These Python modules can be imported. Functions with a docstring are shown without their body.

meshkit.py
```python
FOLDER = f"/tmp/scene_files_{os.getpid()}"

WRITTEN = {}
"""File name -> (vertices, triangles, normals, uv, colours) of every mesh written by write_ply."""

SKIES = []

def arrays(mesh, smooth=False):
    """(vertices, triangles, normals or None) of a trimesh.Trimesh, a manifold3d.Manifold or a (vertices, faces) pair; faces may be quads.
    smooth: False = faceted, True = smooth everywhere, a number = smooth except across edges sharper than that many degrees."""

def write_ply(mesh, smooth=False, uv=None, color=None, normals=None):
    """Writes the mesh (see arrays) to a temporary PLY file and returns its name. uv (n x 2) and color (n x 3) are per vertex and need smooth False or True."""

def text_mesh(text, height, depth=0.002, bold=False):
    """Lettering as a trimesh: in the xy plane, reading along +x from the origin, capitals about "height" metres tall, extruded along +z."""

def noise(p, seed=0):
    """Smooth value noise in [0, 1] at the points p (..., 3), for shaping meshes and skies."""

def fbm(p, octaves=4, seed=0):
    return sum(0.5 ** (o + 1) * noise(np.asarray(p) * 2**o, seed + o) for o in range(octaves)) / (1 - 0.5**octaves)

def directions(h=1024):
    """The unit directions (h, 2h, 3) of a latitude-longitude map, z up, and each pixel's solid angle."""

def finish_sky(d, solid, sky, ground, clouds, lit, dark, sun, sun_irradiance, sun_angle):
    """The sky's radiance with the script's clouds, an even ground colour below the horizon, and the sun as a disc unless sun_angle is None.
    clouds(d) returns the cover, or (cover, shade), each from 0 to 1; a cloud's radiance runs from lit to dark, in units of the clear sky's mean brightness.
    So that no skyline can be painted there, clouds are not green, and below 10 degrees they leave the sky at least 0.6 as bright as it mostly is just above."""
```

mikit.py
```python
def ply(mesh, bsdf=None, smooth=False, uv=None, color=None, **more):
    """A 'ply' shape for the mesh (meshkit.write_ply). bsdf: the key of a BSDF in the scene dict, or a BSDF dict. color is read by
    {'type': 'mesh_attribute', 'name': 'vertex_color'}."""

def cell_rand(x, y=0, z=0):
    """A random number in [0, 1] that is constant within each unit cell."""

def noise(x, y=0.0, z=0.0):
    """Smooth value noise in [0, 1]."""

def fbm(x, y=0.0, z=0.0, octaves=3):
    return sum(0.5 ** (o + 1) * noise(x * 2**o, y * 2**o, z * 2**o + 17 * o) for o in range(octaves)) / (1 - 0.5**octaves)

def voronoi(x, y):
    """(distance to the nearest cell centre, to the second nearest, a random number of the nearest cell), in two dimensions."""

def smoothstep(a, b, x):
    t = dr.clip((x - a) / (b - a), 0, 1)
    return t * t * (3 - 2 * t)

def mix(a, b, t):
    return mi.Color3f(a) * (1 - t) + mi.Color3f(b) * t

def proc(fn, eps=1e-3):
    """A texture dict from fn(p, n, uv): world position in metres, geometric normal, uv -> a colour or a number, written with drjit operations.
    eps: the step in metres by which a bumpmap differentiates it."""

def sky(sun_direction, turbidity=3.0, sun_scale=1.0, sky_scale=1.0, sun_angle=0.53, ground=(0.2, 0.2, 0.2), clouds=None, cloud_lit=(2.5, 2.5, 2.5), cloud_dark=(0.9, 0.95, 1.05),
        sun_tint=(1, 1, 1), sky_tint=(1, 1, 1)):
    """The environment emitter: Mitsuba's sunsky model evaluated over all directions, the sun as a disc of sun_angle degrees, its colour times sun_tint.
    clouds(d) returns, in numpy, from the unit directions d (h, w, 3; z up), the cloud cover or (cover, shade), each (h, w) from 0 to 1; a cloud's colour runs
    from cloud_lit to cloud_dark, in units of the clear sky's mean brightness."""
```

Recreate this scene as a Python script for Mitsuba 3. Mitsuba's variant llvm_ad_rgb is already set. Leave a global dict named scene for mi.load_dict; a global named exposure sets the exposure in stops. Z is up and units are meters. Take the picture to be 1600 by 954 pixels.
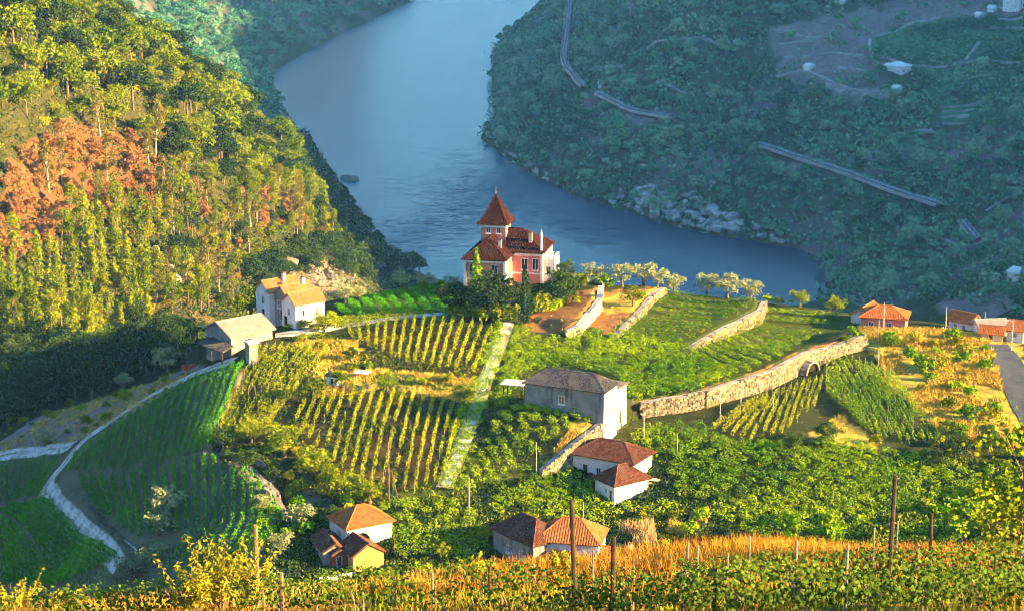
import math, random
import numpy as np, trimesh, mitsuba as mi, drjit as dr, mikit, meshkit
from scipy.interpolate import RBFInterpolator, RegularGridInterpolator
from scipy.ndimage import gaussian_filter
from shapely.geometry import Polygon, Point, LineString
import shapely
from mikit import proc, noise, fbm, cell_rand, smoothstep, mix, voronoi
T = mi.ScalarTransform4f

# ------------------------------------------------------------------ camera, sky, exposure
PITCH, FOC = math.radians(14.15), 3200.0          # the photograph is 1600 px wide
cp, sp = math.cos(PITCH), math.sin(PITCH)
SUN = (0.95, -0.24, 0.30)
exposure = 3.8
scene, labels = {}, {}
scene['air'] = {'type': 'homogeneous', 'albedo': {'type': 'rgb', 'value': [0.93, 0.95, 0.97]}, 'sigma_t': {'type': 'rgb', 'value': [0.000014, 0.00004, 0.00009]}}
scene['camera'] = {'type': 'perspective', 'fov': math.degrees(2 * math.atan(800 / FOC)), 'fov_axis': 'x', 'near_clip': 0.5, 'far_clip': 9000.0,
                   'to_world': T().look_at(origin=[0, 0, 0], target=[0, cp, -sp], up=[0, 0, 1]), 'medium': {'type': 'ref', 'id': 'air'}}
scene['sky'] = mikit.sky(SUN, turbidity=3.0, sun_scale=1.55, sky_scale=0.9, sun_angle=0.8, sun_tint=(1.0, 0.94, 0.66), sky_tint=(0.58, 1.04, 1.46))

# ------------------------------------------------------------------ helpers
def ray(px, py):
    px, py = np.asarray(px, float), np.asarray(py, float)
    u, v = (px - 800) / FOC, (477 - py) / FOC
    return np.stack([u, cp + v * sp, -sp + v * cp], -1)
def at(px, py, Y):
    d = ray(px, py)
    return d * (np.asarray(Y, float) / d[..., 1])[..., None]
def proj(P):
    P = np.asarray(P, float)
    f = P[..., 1] * cp - P[..., 2] * sp
    return np.stack([800 + FOC * P[..., 0] / f, 477 - FOC * (P[..., 1] * sp + P[..., 2] * cp) / f], -1)
WATER = -200.0
def on_water(px, py):
    d = ray(px, py)
    return d * (WATER / d[..., 2])[..., None]

# ------------------------------------------------------------------ terrain: survey points (x, y from the view, distance), terrace steps, river
SURVEY = [  # picture column, picture row, distance ahead in metres
 # mansion knoll and the houses left of it
 (790,460,322),(850,465,322),(872,434,331),(900,433,331),(922,437,331),(700,470,326),(650,447,338),(560,474,326),(520,500,312),(450,505,308),(400,535,298),(360,560,294),(460,545,298),
 (600,500,312),(760,500,311),(880,480,318),(940,450,336),(1000,455,338),(1060,458,340),(1170,468,338),(1310,492,326),(1240,478,333),
 (560,530,303),(650,590,289),(760,590,288),(540,590,288),(490,620,281),(480,700,264),(600,640,276),(700,640,276),(560,760,256),(650,780,253),(690,760,256),
 (830,530,304),(820,590,289),(900,560,296),(960,590,289),(1050,600,286),(1000,540,303),(1100,560,298),(1180,545,305),(1200,510,318),(1250,530,312),(1320,512,318),
 (905,630,281),(815,629,269.5),(850,640,268.5),(890,651,267.2),(925,661,265.8),(760,690,266),(830,672,266),(780,740,259),(730,780,253),(640,810,249),(540,830,246),
 # below the long wall
 (1010,690,268),(1100,705,264),(1100,665,272),(1200,630,280),(1290,600,288),(1380,560,298),(1345,556,300),(1450,690,268),(1350,700,265),(1250,720,261),
 (970,790,253),(900,740,260),(1050,790,252),(1150,760,256),(1250,800,250),(1400,760,256),(1500,700,266),(1550,620,283),(1600,560,298),(1500,540,306),(1420,520,312),
 (1560,525,312),(1600,650,277),(1600,760,256),(1200,850,243),(1050,860,241),(850,900,236),(700,890,238),(560,880,240),(450,900,236),(400,850,243),(1400,850,243),
 # shaded vineyards going down to the valley on the left
 (380,572,288),(330,577,296),(200,642,304),(120,692,303),(0,712,318),(330,712,264),(230,660,286),(110,735,292),(420,800,250),(380,760,255),(300,880,244),(220,868,254),
 (150,800,277),(80,762,298),(0,800,312),(100,885,271),(0,905,283),(180,954,249),(300,954,238),(0,954,274),(40,670,330),(100,630,352),(0,640,360),(250,592,338),
 (200,560,372),(330,545,340),(400,510,335),(440,480,345),
 # wooded hill on the left
 (0,560,400),(0,480,432),(150,470,452),(300,470,440),(400,470,430),(0,350,455),(100,350,478),(0,250,470),(0,100,500),(100,200,520),(100,30,575),(0,0,530),(260,112,620),(435,196,680),
 (300,300,545),(300,420,500),(480,380,600),(450,270,660),(556,292,735),(622,392,785),(655,442,800),(500,435,600),(560,440,690),(200,380,500),
 # far bank, left
 (300,90,1290),(400,190,1180),(250,20,1540),(400,20,1700),(500,0,1950),(180,0,1460),
 # far bank, right: railway shelf and slopes above it
 (890,0,1665),(882,90,1298),(912,136,1170),(1000,182,1062),(1130,206,1040),(1260,252,968),(1400,302,896),(1465,322,862),(1525,362,808),
 (960,0,1400),(1000,0,1230),(1000,90,1150),(1130,100,1120),(1200,0,1180),(1300,120,1080),(1400,100,1085),(1400,0,1210),(1600,0,1170),(1600,120,1040),(1600,200,955),(1400,200,1000),(1600,300,858),
 (1500,430,740),(1350,430,800),(1600,400,770),(1300,462,790),(1420,380,830),(1600,450,640),(1500,470,640),(1560,490,560),
 # this side of the view: the vine slope the picture was taken from
 (0,985,44),(400,980,43),(800,972,42),(1200,965,41),(1600,960,40),(100,972,62),(400,955,66),(800,930,72),(1200,904,76),(1600,884,78),
]
P = [at(*s) for s in SURVEY]
P += [np.array(p, float) for p in [  # outside the picture (x, y, z in metres)
 *[(x,y,-z*(1+.0016*x)) for y,z in ((86,40),(98,48),(112,56)) for x in (-36,-18,0,18,36)],(-30,20,-11),(0,12,-7.5),(0,20,-10.5),(0,30,-14.2),(-14,30,-14.5),(14,30,-14.2),(30,20,-11),(-60,40,-20),(60,40,-18),(-60,120,-66),(60,120,-56),(0,150,-74),(0,185,-88),(-60,190,-98),(60,185,-86),(-150,160,-95),(150,160,-70),(120,250,-84),(150,300,-82),(200,220,-72),
 (-180,290,-118),(-200,400,-105),(-260,460,-60),(-300,560,-10),(-350,700,30),(-420,900,20),(-260,700,-20),(-250,250,-80),(-400,300,0),(-450,1200,-30),(-600,1700,60),(-330,1400,-110),(-300,1900,-120),(-600,2600,90),
 (200,400,-100),(170,480,-140),(260,560,-150),(300,400,-110),(400,300,-80),(600,250,-60),(700,450,-40),(320,640,-60),(420,560,0),(420,720,20),(560,640,50),(560,760,50),(760,700,80),(420,900,-60),(620,950,70),(850,950,140),(420,1150,-20),(650,1250,100),(900,1300,150),  # includes the unseen right-hand ridge, raised to shade the far slopes
 (350,1500,10),(600,1700,120),(150,1500,-50),(200,1900,20),(300,2500,110),(0,2200,-150),(900,2300,160),(1200,800,150),(1200,1500,160),(100,420,-130),(0,430,-128),(-60,430,-125),(0,380,-106),(90,385,-108),(-60,385,-104),(0,520,-165),(100,560,-178),(0,640,-192),(150,640,-178)]]
P = np.array(P)
# terrace steps: base line (column, row, distance, height), the high side on the left hand of the line as listed
STEPS = dict(
 long_wall=[(842,740,259,0.5),(890,718,262,2.4),(935,699,266,3.2),(958,690,271,3.0),(981,681,276,3.0),(1000,673,277,2.2),(1100,649,280,2.5),(1200,613,287,2.7),(1252,584,294,3.1),(1300,562,301,2.0),(1346,553,304,2.9)],
 field_wall=[(1072,541,303,0.35),(1127,521,311,1.4),(1182,500,319,2.2),(1190,486,326,1.8)],
 garden_wall=[(956,517,306,0.4),(1000,494,318,1.0),(1033,468,332,1.3)],
 white_wall=[(884,512,306,1.0),(900,508,307,1.6),(932,484,318,2.0),(935,468,326,.8)],
 rock_bank=[(440,803,249,2.0),(425,776,253,3.2),(385,731,259,2.2),(322,712,264,0.7)],
 plot_edge=[(324,702,265,1.2),(352,640,275,1.4),(386,573,288,1.2)],
 lane_wall=[(212,872,253,2.0),(150,804,275,1.6),(98,760,294,0.6)],
)
def step_field(X, Y):
    out = np.zeros_like(X)
    for name, pts in STEPS.items():
        W = np.array([at(*p[:3])[:2] for p in pts]); H = np.array([p[3] for p in pts])
        best = np.full(X.shape, 1e9); h = np.zeros_like(X); side = np.zeros_like(X)
        for k in range(len(W) - 1):
            a, b = W[k], W[k + 1]; d = b - a; L = np.hypot(*d)
            tt = ((X - a[0]) * d[0] + (Y - a[1]) * d[1]) / L**2
            t = np.clip(tt, 0, 1)
            dist = np.hypot(X - a[0] - t * d[0], Y - a[1] - t * d[1])
            s = ((X - a[0]) * -d[1] + (Y - a[1]) * d[0]) / L
            end = np.zeros_like(X)
            if k == 0: end = np.maximum(end, -tt * L)
            if k == len(W) - 2: end = np.maximum(end, (tt - 1) * L)
            m = dist < best
            best[m] = dist[m]; side[m] = s[m]
            h[m] = (H[k] + (H[k + 1] - H[k]) * t[m]) * np.clip(1 - end[m] / 1.5, 0, 1)
        reach = 7.0 if name != 'long_wall' else 10.0
        out += np.where(side > 0, h * np.exp(-(best / reach) ** 2), 0)
    return out
RIVER_PX = [(640,3),(520,58),(424,112),(424,140),(470,215),(515,285),(560,345),(610,420),(634,468)]
RIVER_PX2 = [(1292,405),(1250,388),(1150,372),(1050,352),(950,322),(870,292),(800,252),(752,216),(772,180),(768,112),(776,70),(846,0)]
riv = np.vstack([[(-150,3400,0)], on_water(*np.array(RIVER_PX).T), [(-50,770,0),(30,760,0),(90,765,0),(128,800,0)], on_water(*np.array(RIVER_PX2).T), [(150,3400,0)]])[:, :2]
river_poly = Polygon(riv).buffer(0)
xs = np.unique(np.concatenate([np.linspace(-1300, -260, 40), np.arange(-260, -125, 4.0), np.arange(-125, 125, 0.72), np.arange(125, 330, 4.0), np.linspace(330, 1500, 45)]))
ys = np.unique(np.concatenate([np.arange(12, 95, 0.9), np.arange(95, 222, 4.0), np.arange(222, 348, 0.72), np.arange(348, 900, 3.6), np.arange(900, 1350, 6.0), np.linspace(1350, 3400, 90)]))
GX, GY = np.meshgrid(xs, ys)
st_p = step_field(P[:, 0], P[:, 1])
# linear splines in coordinates that shrink with distance, so that near and far survey points weigh alike
def warp(x, y):
    r = np.log(np.maximum(y, 5) + 60)
    return np.stack([x / (y + 60) * 1.0, r * 1.0], -1)
rbf = RBFInterpolator(warp(P[:, 0], P[:, 1]), (P[:, 2] - st_p), kernel='linear', neighbors=None, smoothing=0.0)
coarse = rbf(warp(GX.ravel(), GY.ravel())).reshape(GX.shape)
GZ = gaussian_filter(coarse, 2.2)
wx = np.stack([GX, GY, 0 * GX], -1)
rough = (meshkit.fbm(wx / 60, 4, 3) - .5) * np.clip((GY - 345) / 120, 0, 1) * 14 + (meshkit.fbm(wx / 9, 3, 5) - .5) * np.clip((GY - 350) / 100, 0, 1) * 3 + (meshkit.fbm(wx / 4, 2, 6) - .5) * 0.35
rough += (meshkit.fbm(wx / 7, 3, 9) - .5) * 1.5 * np.clip((GY - 52) / 12, 0, 1) * (GY < 120)
GZ = GZ + rough + step_field(GX, GY)
def sdist(poly, X, Y):
    pts = shapely.points(X.ravel(), Y.ravel())
    d = shapely.distance(poly.boundary, pts)
    return np.where(shapely.contains(poly, pts), d, -d).reshape(X.shape)
m = GY > 640
sd = np.full(GX.shape, -1e3); sd[m] = sdist(river_poly, GX[m], GY[m])
GZ = np.where(sd > 0, WATER - np.minimum(6, 0.4 * sd), np.where(m, np.maximum(np.where(sd > -90, np.minimum(GZ, WATER + 1.5 - sd * .62), GZ), WATER + np.minimum(-sd * 0.45, 14) + 0.2), GZ))
gz = RegularGridInterpolator((ys, xs), GZ, bounds_error=False, fill_value=None)
def ground(x, y):
    return gz(np.stack(np.broadcast_arrays(np.asarray(y, float), np.asarray(x, float)), -1))
STEPS_Y = np.concatenate([np.arange(30, 100, 1.0), np.arange(100, 225, 3.0), np.arange(225, 350, 0.7), np.geomspace(350, 3000, 500)])
def front_hit(px, py):
    """the same on the near slope in front"""
    q = np.array([hit(a, b, 34.0) for a, b in zip(np.atleast_1d(px), np.atleast_1d(py))]); p = np.atleast_1d(np.asarray(py, float)).copy()
    for i in range(len(q)):
        while q[i, 1] > 84 and p[i] < 1100: p[i] += 3; q[i] = hit(np.atleast_1d(px)[i], p[i], 34.0)
    return q if np.ndim(px) else q[0]
def hit(px, py, y0=222.0):
    """where the line of sight through a picture point meets the ground beyond y0"""
    px, py = np.broadcast_arrays(np.asarray(px, float), np.asarray(py, float)); sh = px.shape
    d = ray(px.ravel(), py.ravel()); d = d / d[:, 1:2]
    Ys = STEPS_Y[STEPS_Y >= y0]
    out = np.full(len(d), Ys[-1])
    prev = np.full(len(d), Ys[0]); done = np.zeros(len(d), bool); last = d[:, 2] * Ys[0] - ground(d[:, 0] * Ys[0], np.full(len(d), Ys[0]))
    for y in Ys[1:]:
        cur = d[:, 2] * y - ground(d[:, 0] * y, np.full(len(d), y))
        new = ~done & (cur <= 0)
        f = np.clip(last / np.maximum(last - cur, 1e-9), 0, 1)
        out[new] = (prev + (y - prev) * f)[new]; done |= new
        prev[:] = y; last = cur
        if done.all(): break
    q = d * out[:, None]; q[:, 2] = ground(q[:, 0], q[:, 1])
    return q.reshape(sh + (3,))

# ------------------------------------------------------------------ naming
used = {}
def key(name, parent=None):
    base = f'{parent}__{name}' if parent else name
    n = used.get(base, -1) + 1
    used[base] = n
    return base if n == 0 else f'{base}_{n:03d}'
def tag(k, label=None, cat=None, group=None, kind=None):
    d = labels.setdefault(k, {})
    for a, b in (('label', label), ('category', cat), ('group', group), ('kind', kind)):
        if b: d[a] = b
    return k
def thing(name, label, cat, group=None):
    return tag(key(name), label, cat, group)
def put(name, mesh, bsdf, parent=None, smooth=False, kind=None, label=None, M=None, **kw):
    k = key(name, parent)
    if M is not None: mesh = (np.asarray(mesh[0]) @ M[:3, :3].T + M[:3, 3], mesh[1])
    scene[k] = mikit.ply(mesh, bsdf, smooth=smooth, **kw)
    if kind or label: tag(k, label, kind=kind)
    return k
def rgb(*c): return {'type': 'rgb', 'value': list(c)}

# ------------------------------------------------------------------ materials
def V3(c): return mi.Color3f(*c)
def leafmat(name, a, b, c=None, s1=0.11, s2=2.6, trans=0.0, rough=0.6):
    """leaf colour wandering between a and b from plant to plant, with single leaves of colour c"""
    c = c or b
    def fn(p, n, uv):
        big = smoothstep(0.3, 0.7, fbm(p.x * s1, p.y * s1, p.z * s1, 2))
        one = cell_rand(p.x * s2, p.y * s2, p.z * s2)
        col = mix(a, b, dr.clip(0.65 * big + 0.5 * (one - 0.3), 0, 1))
        col = mix(col, V3(c), smoothstep(0.80, 0.97, noise(p.x * s2 * .7 + 31, p.y * s2 * .7, p.z * s2 * .7)))
        return col * (0.72 + 0.56 * one)
    if trans:
        scene[name] = {'type': 'principledthin', 'base_color': proc(fn), 'roughness': rough, 'diff_trans': trans, 'eta': 1.3, 'spec_trans': 0.0}
    else:
        scene[name] = {'type': 'twosided', 'bsdf': {'type': 'diffuse', 'reflectance': proc(fn)}}
def solid(name, a, b, s=1.0, s2=6.0, rough=0.8, spec=0.3):
    def fn(p, n, uv):
        t = 0.6 * fbm(p.x * s, p.y * s, p.z * s, 3) + 0.4 * noise(p.x * s2, p.y * s2, p.z * s2)
        return mix(a, b, smoothstep(0.25, 0.75, t))
    scene[name] = {'type': 'twosided', 'bsdf': {'type': 'principled', 'base_color': proc(fn), 'roughness': rough, 'specular': spec}}
leafmat('leaf_vine', (.20,.27,.006), (.50,.48,.010), (.52,.42,.03), .09, 3.0)
leafmat('leaf_vine_green', (.05,.25,.008), (.15,.43,.008), (.32,.46,.015), .09, 3.0)
leafmat('leaf_canopy', (.10,.25,.003), (.36,.48,.005), (.50,.46,.02), .12, 2.6)
leafmat('leaf_front', (.05,.10,.012), (.13,.20,.02), (.33,.34,.06), .5, 9.0)
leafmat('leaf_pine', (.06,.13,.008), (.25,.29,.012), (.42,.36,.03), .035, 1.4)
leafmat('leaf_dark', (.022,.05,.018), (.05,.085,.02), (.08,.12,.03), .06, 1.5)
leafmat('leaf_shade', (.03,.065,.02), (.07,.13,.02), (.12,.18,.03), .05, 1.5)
leafmat('leaf_gum', (.10,.10,.018), (.25,.20,.03), (.40,.24,.08), .05, 1.6)
leafmat('leaf_young', (.11,.19,.006), (.36,.38,.010), (.56,.50,.12), .05, 1.6)
leafmat('leaf_russet', (.27,.115,.04), (.46,.24,.085), (.26,.22,.05), .06, 1.5)
leafmat('leaf_olive', (.20,.24,.09), (.40,.42,.19), (.60,.58,.34), .10, 2.2)
leafmat('leaf_gold', (.30,.27,.012), (.50,.42,.02), (.58,.42,.03), .2, 4.0)
leafmat('leaf_bush', (.08,.14,.006), (.30,.31,.010), (.44,.36,.03), .12, 2.4)
leafmat('leaf_cypress', (.012,.045,.02), (.03,.08,.02), (.05,.11,.03), .2, 3.0)
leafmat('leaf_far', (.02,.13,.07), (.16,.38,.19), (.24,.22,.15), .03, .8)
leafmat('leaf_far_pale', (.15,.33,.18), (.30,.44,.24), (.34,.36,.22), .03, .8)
leafmat('grass_gold', (.50,.33,.04), (.72,.54,.09), (.66,.56,.18), .3, 5.0)
leafmat('grass_fox', (.42,.15,.02), (.60,.28,.03), (.62,.42,.08), .35, 6.0)
leafmat('reed', (.50,.34,.14), (.66,.48,.24), (.40,.26,.08), .4, 5.0)
solid('bark', (.10,.07,.05), (.26,.19,.12), 1.5, 9)
solid('bark_pale', (.40,.33,.24), (.66,.58,.46), 1.5, 9)
solid('rock', (.24,.22,.21), (.52,.48,.45), .35, 2.2); solid('rock_shade_dark', (.10,.09,.075), (.26,.23,.19), .7, 3.0)  # the second is a darker copy with shade put into its colour
solid('rock_warm', (.36,.27,.17), (.62,.50,.34), .35, 2.2)

# ------------------------------------------------------------------ ground
def poly_px(pts, y0=222.0):
    p = np.array(pts, float)
    q = []
    for a, b in zip(p, np.roll(p, -1, 0)):
        n = max(1, int(np.hypot(*(b - a)) // 25))
        q += [a + (b - a) * k / n for k in range(n)]
    q = np.array(q)
    w = hit(q[:, 0], q[:, 1], y0)
    return Polygon(w[:, :2]).buffer(0)
def inside_px(P, poly):      # which world points appear within a picture polygon
    return shapely.contains_xy(Polygon(poly), *proj(P).T)
UNDER, GREEN, GOLD, RED, PALE, SOIL, SCHIST, MAUVE = (.045,.055,.018), (.10,.17,.010), (.52,.38,.06), (.32,.15,.05), (.50,.46,.40), (.075,.055,.02), (.17,.16,.09), (.26,.19,.17)  # SOIL is darkened to stand for shadow between the vine rows
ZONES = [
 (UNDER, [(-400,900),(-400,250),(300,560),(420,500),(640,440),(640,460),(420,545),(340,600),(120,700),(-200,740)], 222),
 (MAUVE, [(0,690),(60,650),(140,628),(230,600),(300,575),(330,572),(200,650),(120,690),(0,718)], 222),
 (SCHIST, [(-300,715),(110,700),(335,575),(390,570),(330,700),(440,780),(430,880),(300,960),(-300,960)], 222),
 (SOIL, [(540,520),(660,496),(772,508),(740,590),(600,570)], 222), (SOIL, [(470,625),(600,606),(725,635),(690,760),(600,785),(450,680)], 222),
 (SOIL, [(405,545),(512,545),(500,580),(400,695),(322,702)], 222),
 (GOLD, [(520,580),(600,575),(740,592),(735,630),(600,608),(490,622)], 222), (GOLD, [(440,530),(560,530),(560,580),(470,612),(500,560)], 222),
 (GREEN, [(520,500),(600,455),(740,420),(760,500),(640,498),(545,520)], 222),
 (RED, [(880,455),(1035,450),(950,520),(900,500),(880,520),(820,515),(830,490)], 222), (GOLD, [(930,460),(1030,455),(990,490),(930,490)], 222),
 ((.06,.085,.014), [(955,518),(1035,457),(1320,490),(1345,515),(1000,650),(960,590),(810,580),(830,530)], 222),  # darkened so that gaps between the terrace vines look shaded
 (RED, [(1000,652),(1150,604),(1345,514),(1340,509),(1150,594),(992,642)], 222),
 (GOLD, [(840,735),(905,655),(930,660),(880,716)], 222), (GOLD, [(1340,510),(1600,520),(1600,700),(1480,690),(1390,600)], 222), (GOLD, [(1270,680),(1310,650),(1370,690),(1370,710)], 222),
 (SCHIST, [(440,770),(470,745),(520,770),(470,800)], 222), ((.07,.09,.014), [(600,780),(760,700),(930,760),(1000,830),(760,870),(560,830)], 222), ((.06,.085,.014), [(985,690),(1250,690),(1640,730),(1640,860),(1060,845)], 222),
 (GOLD, [(960,800),(1020,790),(1020,840),(950,835)], 222), (GOLD, [(1050,800),(1110,795),(1100,835),(1040,835)], 222),
 ((.20,.17,.12), [(320,695),(360,700),(440,765),(400,790),(380,740),(318,715)], 222),
]
gcol = np.empty(GX.shape + (3,)); gcol[:] = UNDER
G3 = np.stack([GX, GY, GZ], -1)
cov = meshkit.fbm(np.stack([GX, GY, 0 * GX], -1) / 45, 3, 11)[..., None]
far_mix = np.clip((cov - .55) / .1, 0, 1)
gcol[GY > 700] = ((1 - far_mix) * np.array([.05, .085, .045]) + far_mix * np.array([.20, .15, .14]))[GY > 700]
front = GY < 130
fm = np.clip((meshkit.fbm(np.stack([GX, GY, 0 * GX], -1) / 6, 3, 12)[..., None] - .42) / .2, 0, 1)
gcol[front] = ((1 - fm) * np.array([.13, .11, .03]) + fm * np.array([.46, .21, .035]))[front]
midgrid = (GY > 222) & (GY < 430) & (np.abs(GX) < 200)
MP = G3[midgrid]; wob = np.stack([MP[:, 0] + (meshkit.noise(MP * .8, 1) - .5) * 2.2, MP[:, 1] + (meshkit.noise(MP * .8, 2) - .5) * 2.2], -1)
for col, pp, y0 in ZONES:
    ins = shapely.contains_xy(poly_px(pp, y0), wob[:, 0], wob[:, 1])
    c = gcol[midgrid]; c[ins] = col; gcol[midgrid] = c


far_zones = [(MAUVE, [(1210,45),(1260,30),(1480,0),(1560,10),(1500,50),(1380,60),(1370,85),(1350,110),(1230,120),(1205,100)]), ((.03,.13,.045), [(1370,60),(1475,27),(1560,20),(1600,40),(1600,98),(1500,97),(1440,104),(1360,85)]),
             ((.34,.29,.25), [(1280,125),(1330,140),(1400,146),(1400,152),(1340,152),(1270,135)]), (MAUVE, [(1470,470),(1540,450),(1600,440),(1600,500),(1480,500)]), ((.05,.16,.07), [(1480,105),(1600,102),(1600,200),(1480,190),(1440,150)]),
             (MAUVE, [(560,395),(640,440),(560,450),(420,470),(400,420)]), ((.17,.12,.05), [(60,500),(180,430),(330,430),(330,500),(150,540),(60,540)]), ((.16,.075,.03), [(30,230),(130,195),(250,230),(240,330),(120,350),(0,420),(0,300)]), ((.06,.06,.018), [(0,0),(100,20),(420,200),(540,300),(330,330),(240,230),(120,190),(0,240)])]
farm = (GY > 340) & (GY < 1700)
FPt = G3[farm]
pf = proj(FPt) + np.stack([(meshkit.noise(FPt / 12, 7) - .5) * 30, (meshkit.noise(FPt / 12, 8) - .5) * 16], -1)
for col, pp in far_zones:
    ins = shapely.contains_xy(Polygon(pp), pf[:, 0], pf[:, 1]) & ((FPt[:, 1] > 640) == (pp[0][0] > 700))
    c = gcol[farm]; c[ins] = col; gcol[farm] = c
gcol *= (0.75 + 0.5 * meshkit.fbm(np.stack([GX, GY, GZ], -1) / 2.5, 3, 21))[..., None]
ny, nx = GX.shape
idx = np.arange(ny * nx).reshape(ny, nx)
quads = np.stack([idx[:-1, :-1], idx[:-1, 1:], idx[1:, 1:], idx[1:, :-1]], -1).reshape(-1, 4)
def ground_bump(p, n, uv): return 0.5 * fbm(p.x * 1.3, p.y * 1.3, p.z * 1.3, 3) + .3 * noise(p.x * 7, p.y * 7, p.z * 7)
def litter(p, n, uv):
    return mix(mix((.045,.05,.016), (.12,.11,.035), noise(p.x * 5, p.y * 5, p.z * 5)), V3((.28,.2,.09)), smoothstep(.6, .9, noise(p.x * 2.1, p.y * 2.1, p.z * 2.1 + 7)))
scene['mat_ground'] = {'type': 'twosided', 'bsdf': {'type': 'bumpmap', 'arbitrary': {'type': 'proc', **{k: v for k, v in proc(ground_bump, .05).items() if k != 'type'}}, 'scale': 0.35,
    'bsdf': {'type': 'blendbsdf', 'weight': proc(lambda p, n, uv: 0.55 * smoothstep(.45, .75, fbm(p.x * .9, p.y * .9, p.z * .9, 4))),
             'a': {'type': 'diffuse', 'reflectance': {'type': 'mesh_attribute', 'name': 'vertex_color'}}, 'b': {'type': 'diffuse', 'reflectance': proc(litter)}}}}
gv = G3.reshape(-1, 3)
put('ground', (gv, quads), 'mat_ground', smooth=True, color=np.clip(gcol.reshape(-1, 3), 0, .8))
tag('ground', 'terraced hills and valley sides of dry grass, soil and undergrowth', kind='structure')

# ------------------------------------------------------------------ river
def waves(p, n, uv):
    calm = .12 + 1.25 * smoothstep(.38, .68, fbm(p.x * .008 + 3, p.y * .004, 0, 3))
    return calm * (2.6 * fbm(p.x * .10, p.y * .24, 0, 3) + .35 * noise(p.x * .9, p.y * 1.3))
scene['mat_water'] = {'type': 'bumpmap', 'arbitrary': proc(waves, .08), 'scale': 1.0, 'bsdf': {'type': 'principled', 'base_color': rgb(.006, .03, .055), 'roughness': .26, 'specular': .22}}
wv = np.array([[-900, 640, WATER], [500, 640, WATER], [500, 3400, WATER], [-900, 3400, WATER]], float)
put('river', (wv, np.array([[0, 1, 2, 3]])), 'mat_water')
tag('river', 'broad blue river bending between the wooded hills', kind='structure')

# ------------------------------------------------------------------ haze
scene['haze'] = {'type': 'cube', 'bsdf': {'type': 'null'}, 'interior': {'type': 'ref', 'id': 'air'}, 'to_world': T().translate([100, 1690, -1]).scale([1420, 1730, 206.5])}
tag('haze', kind='stuff')

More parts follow.
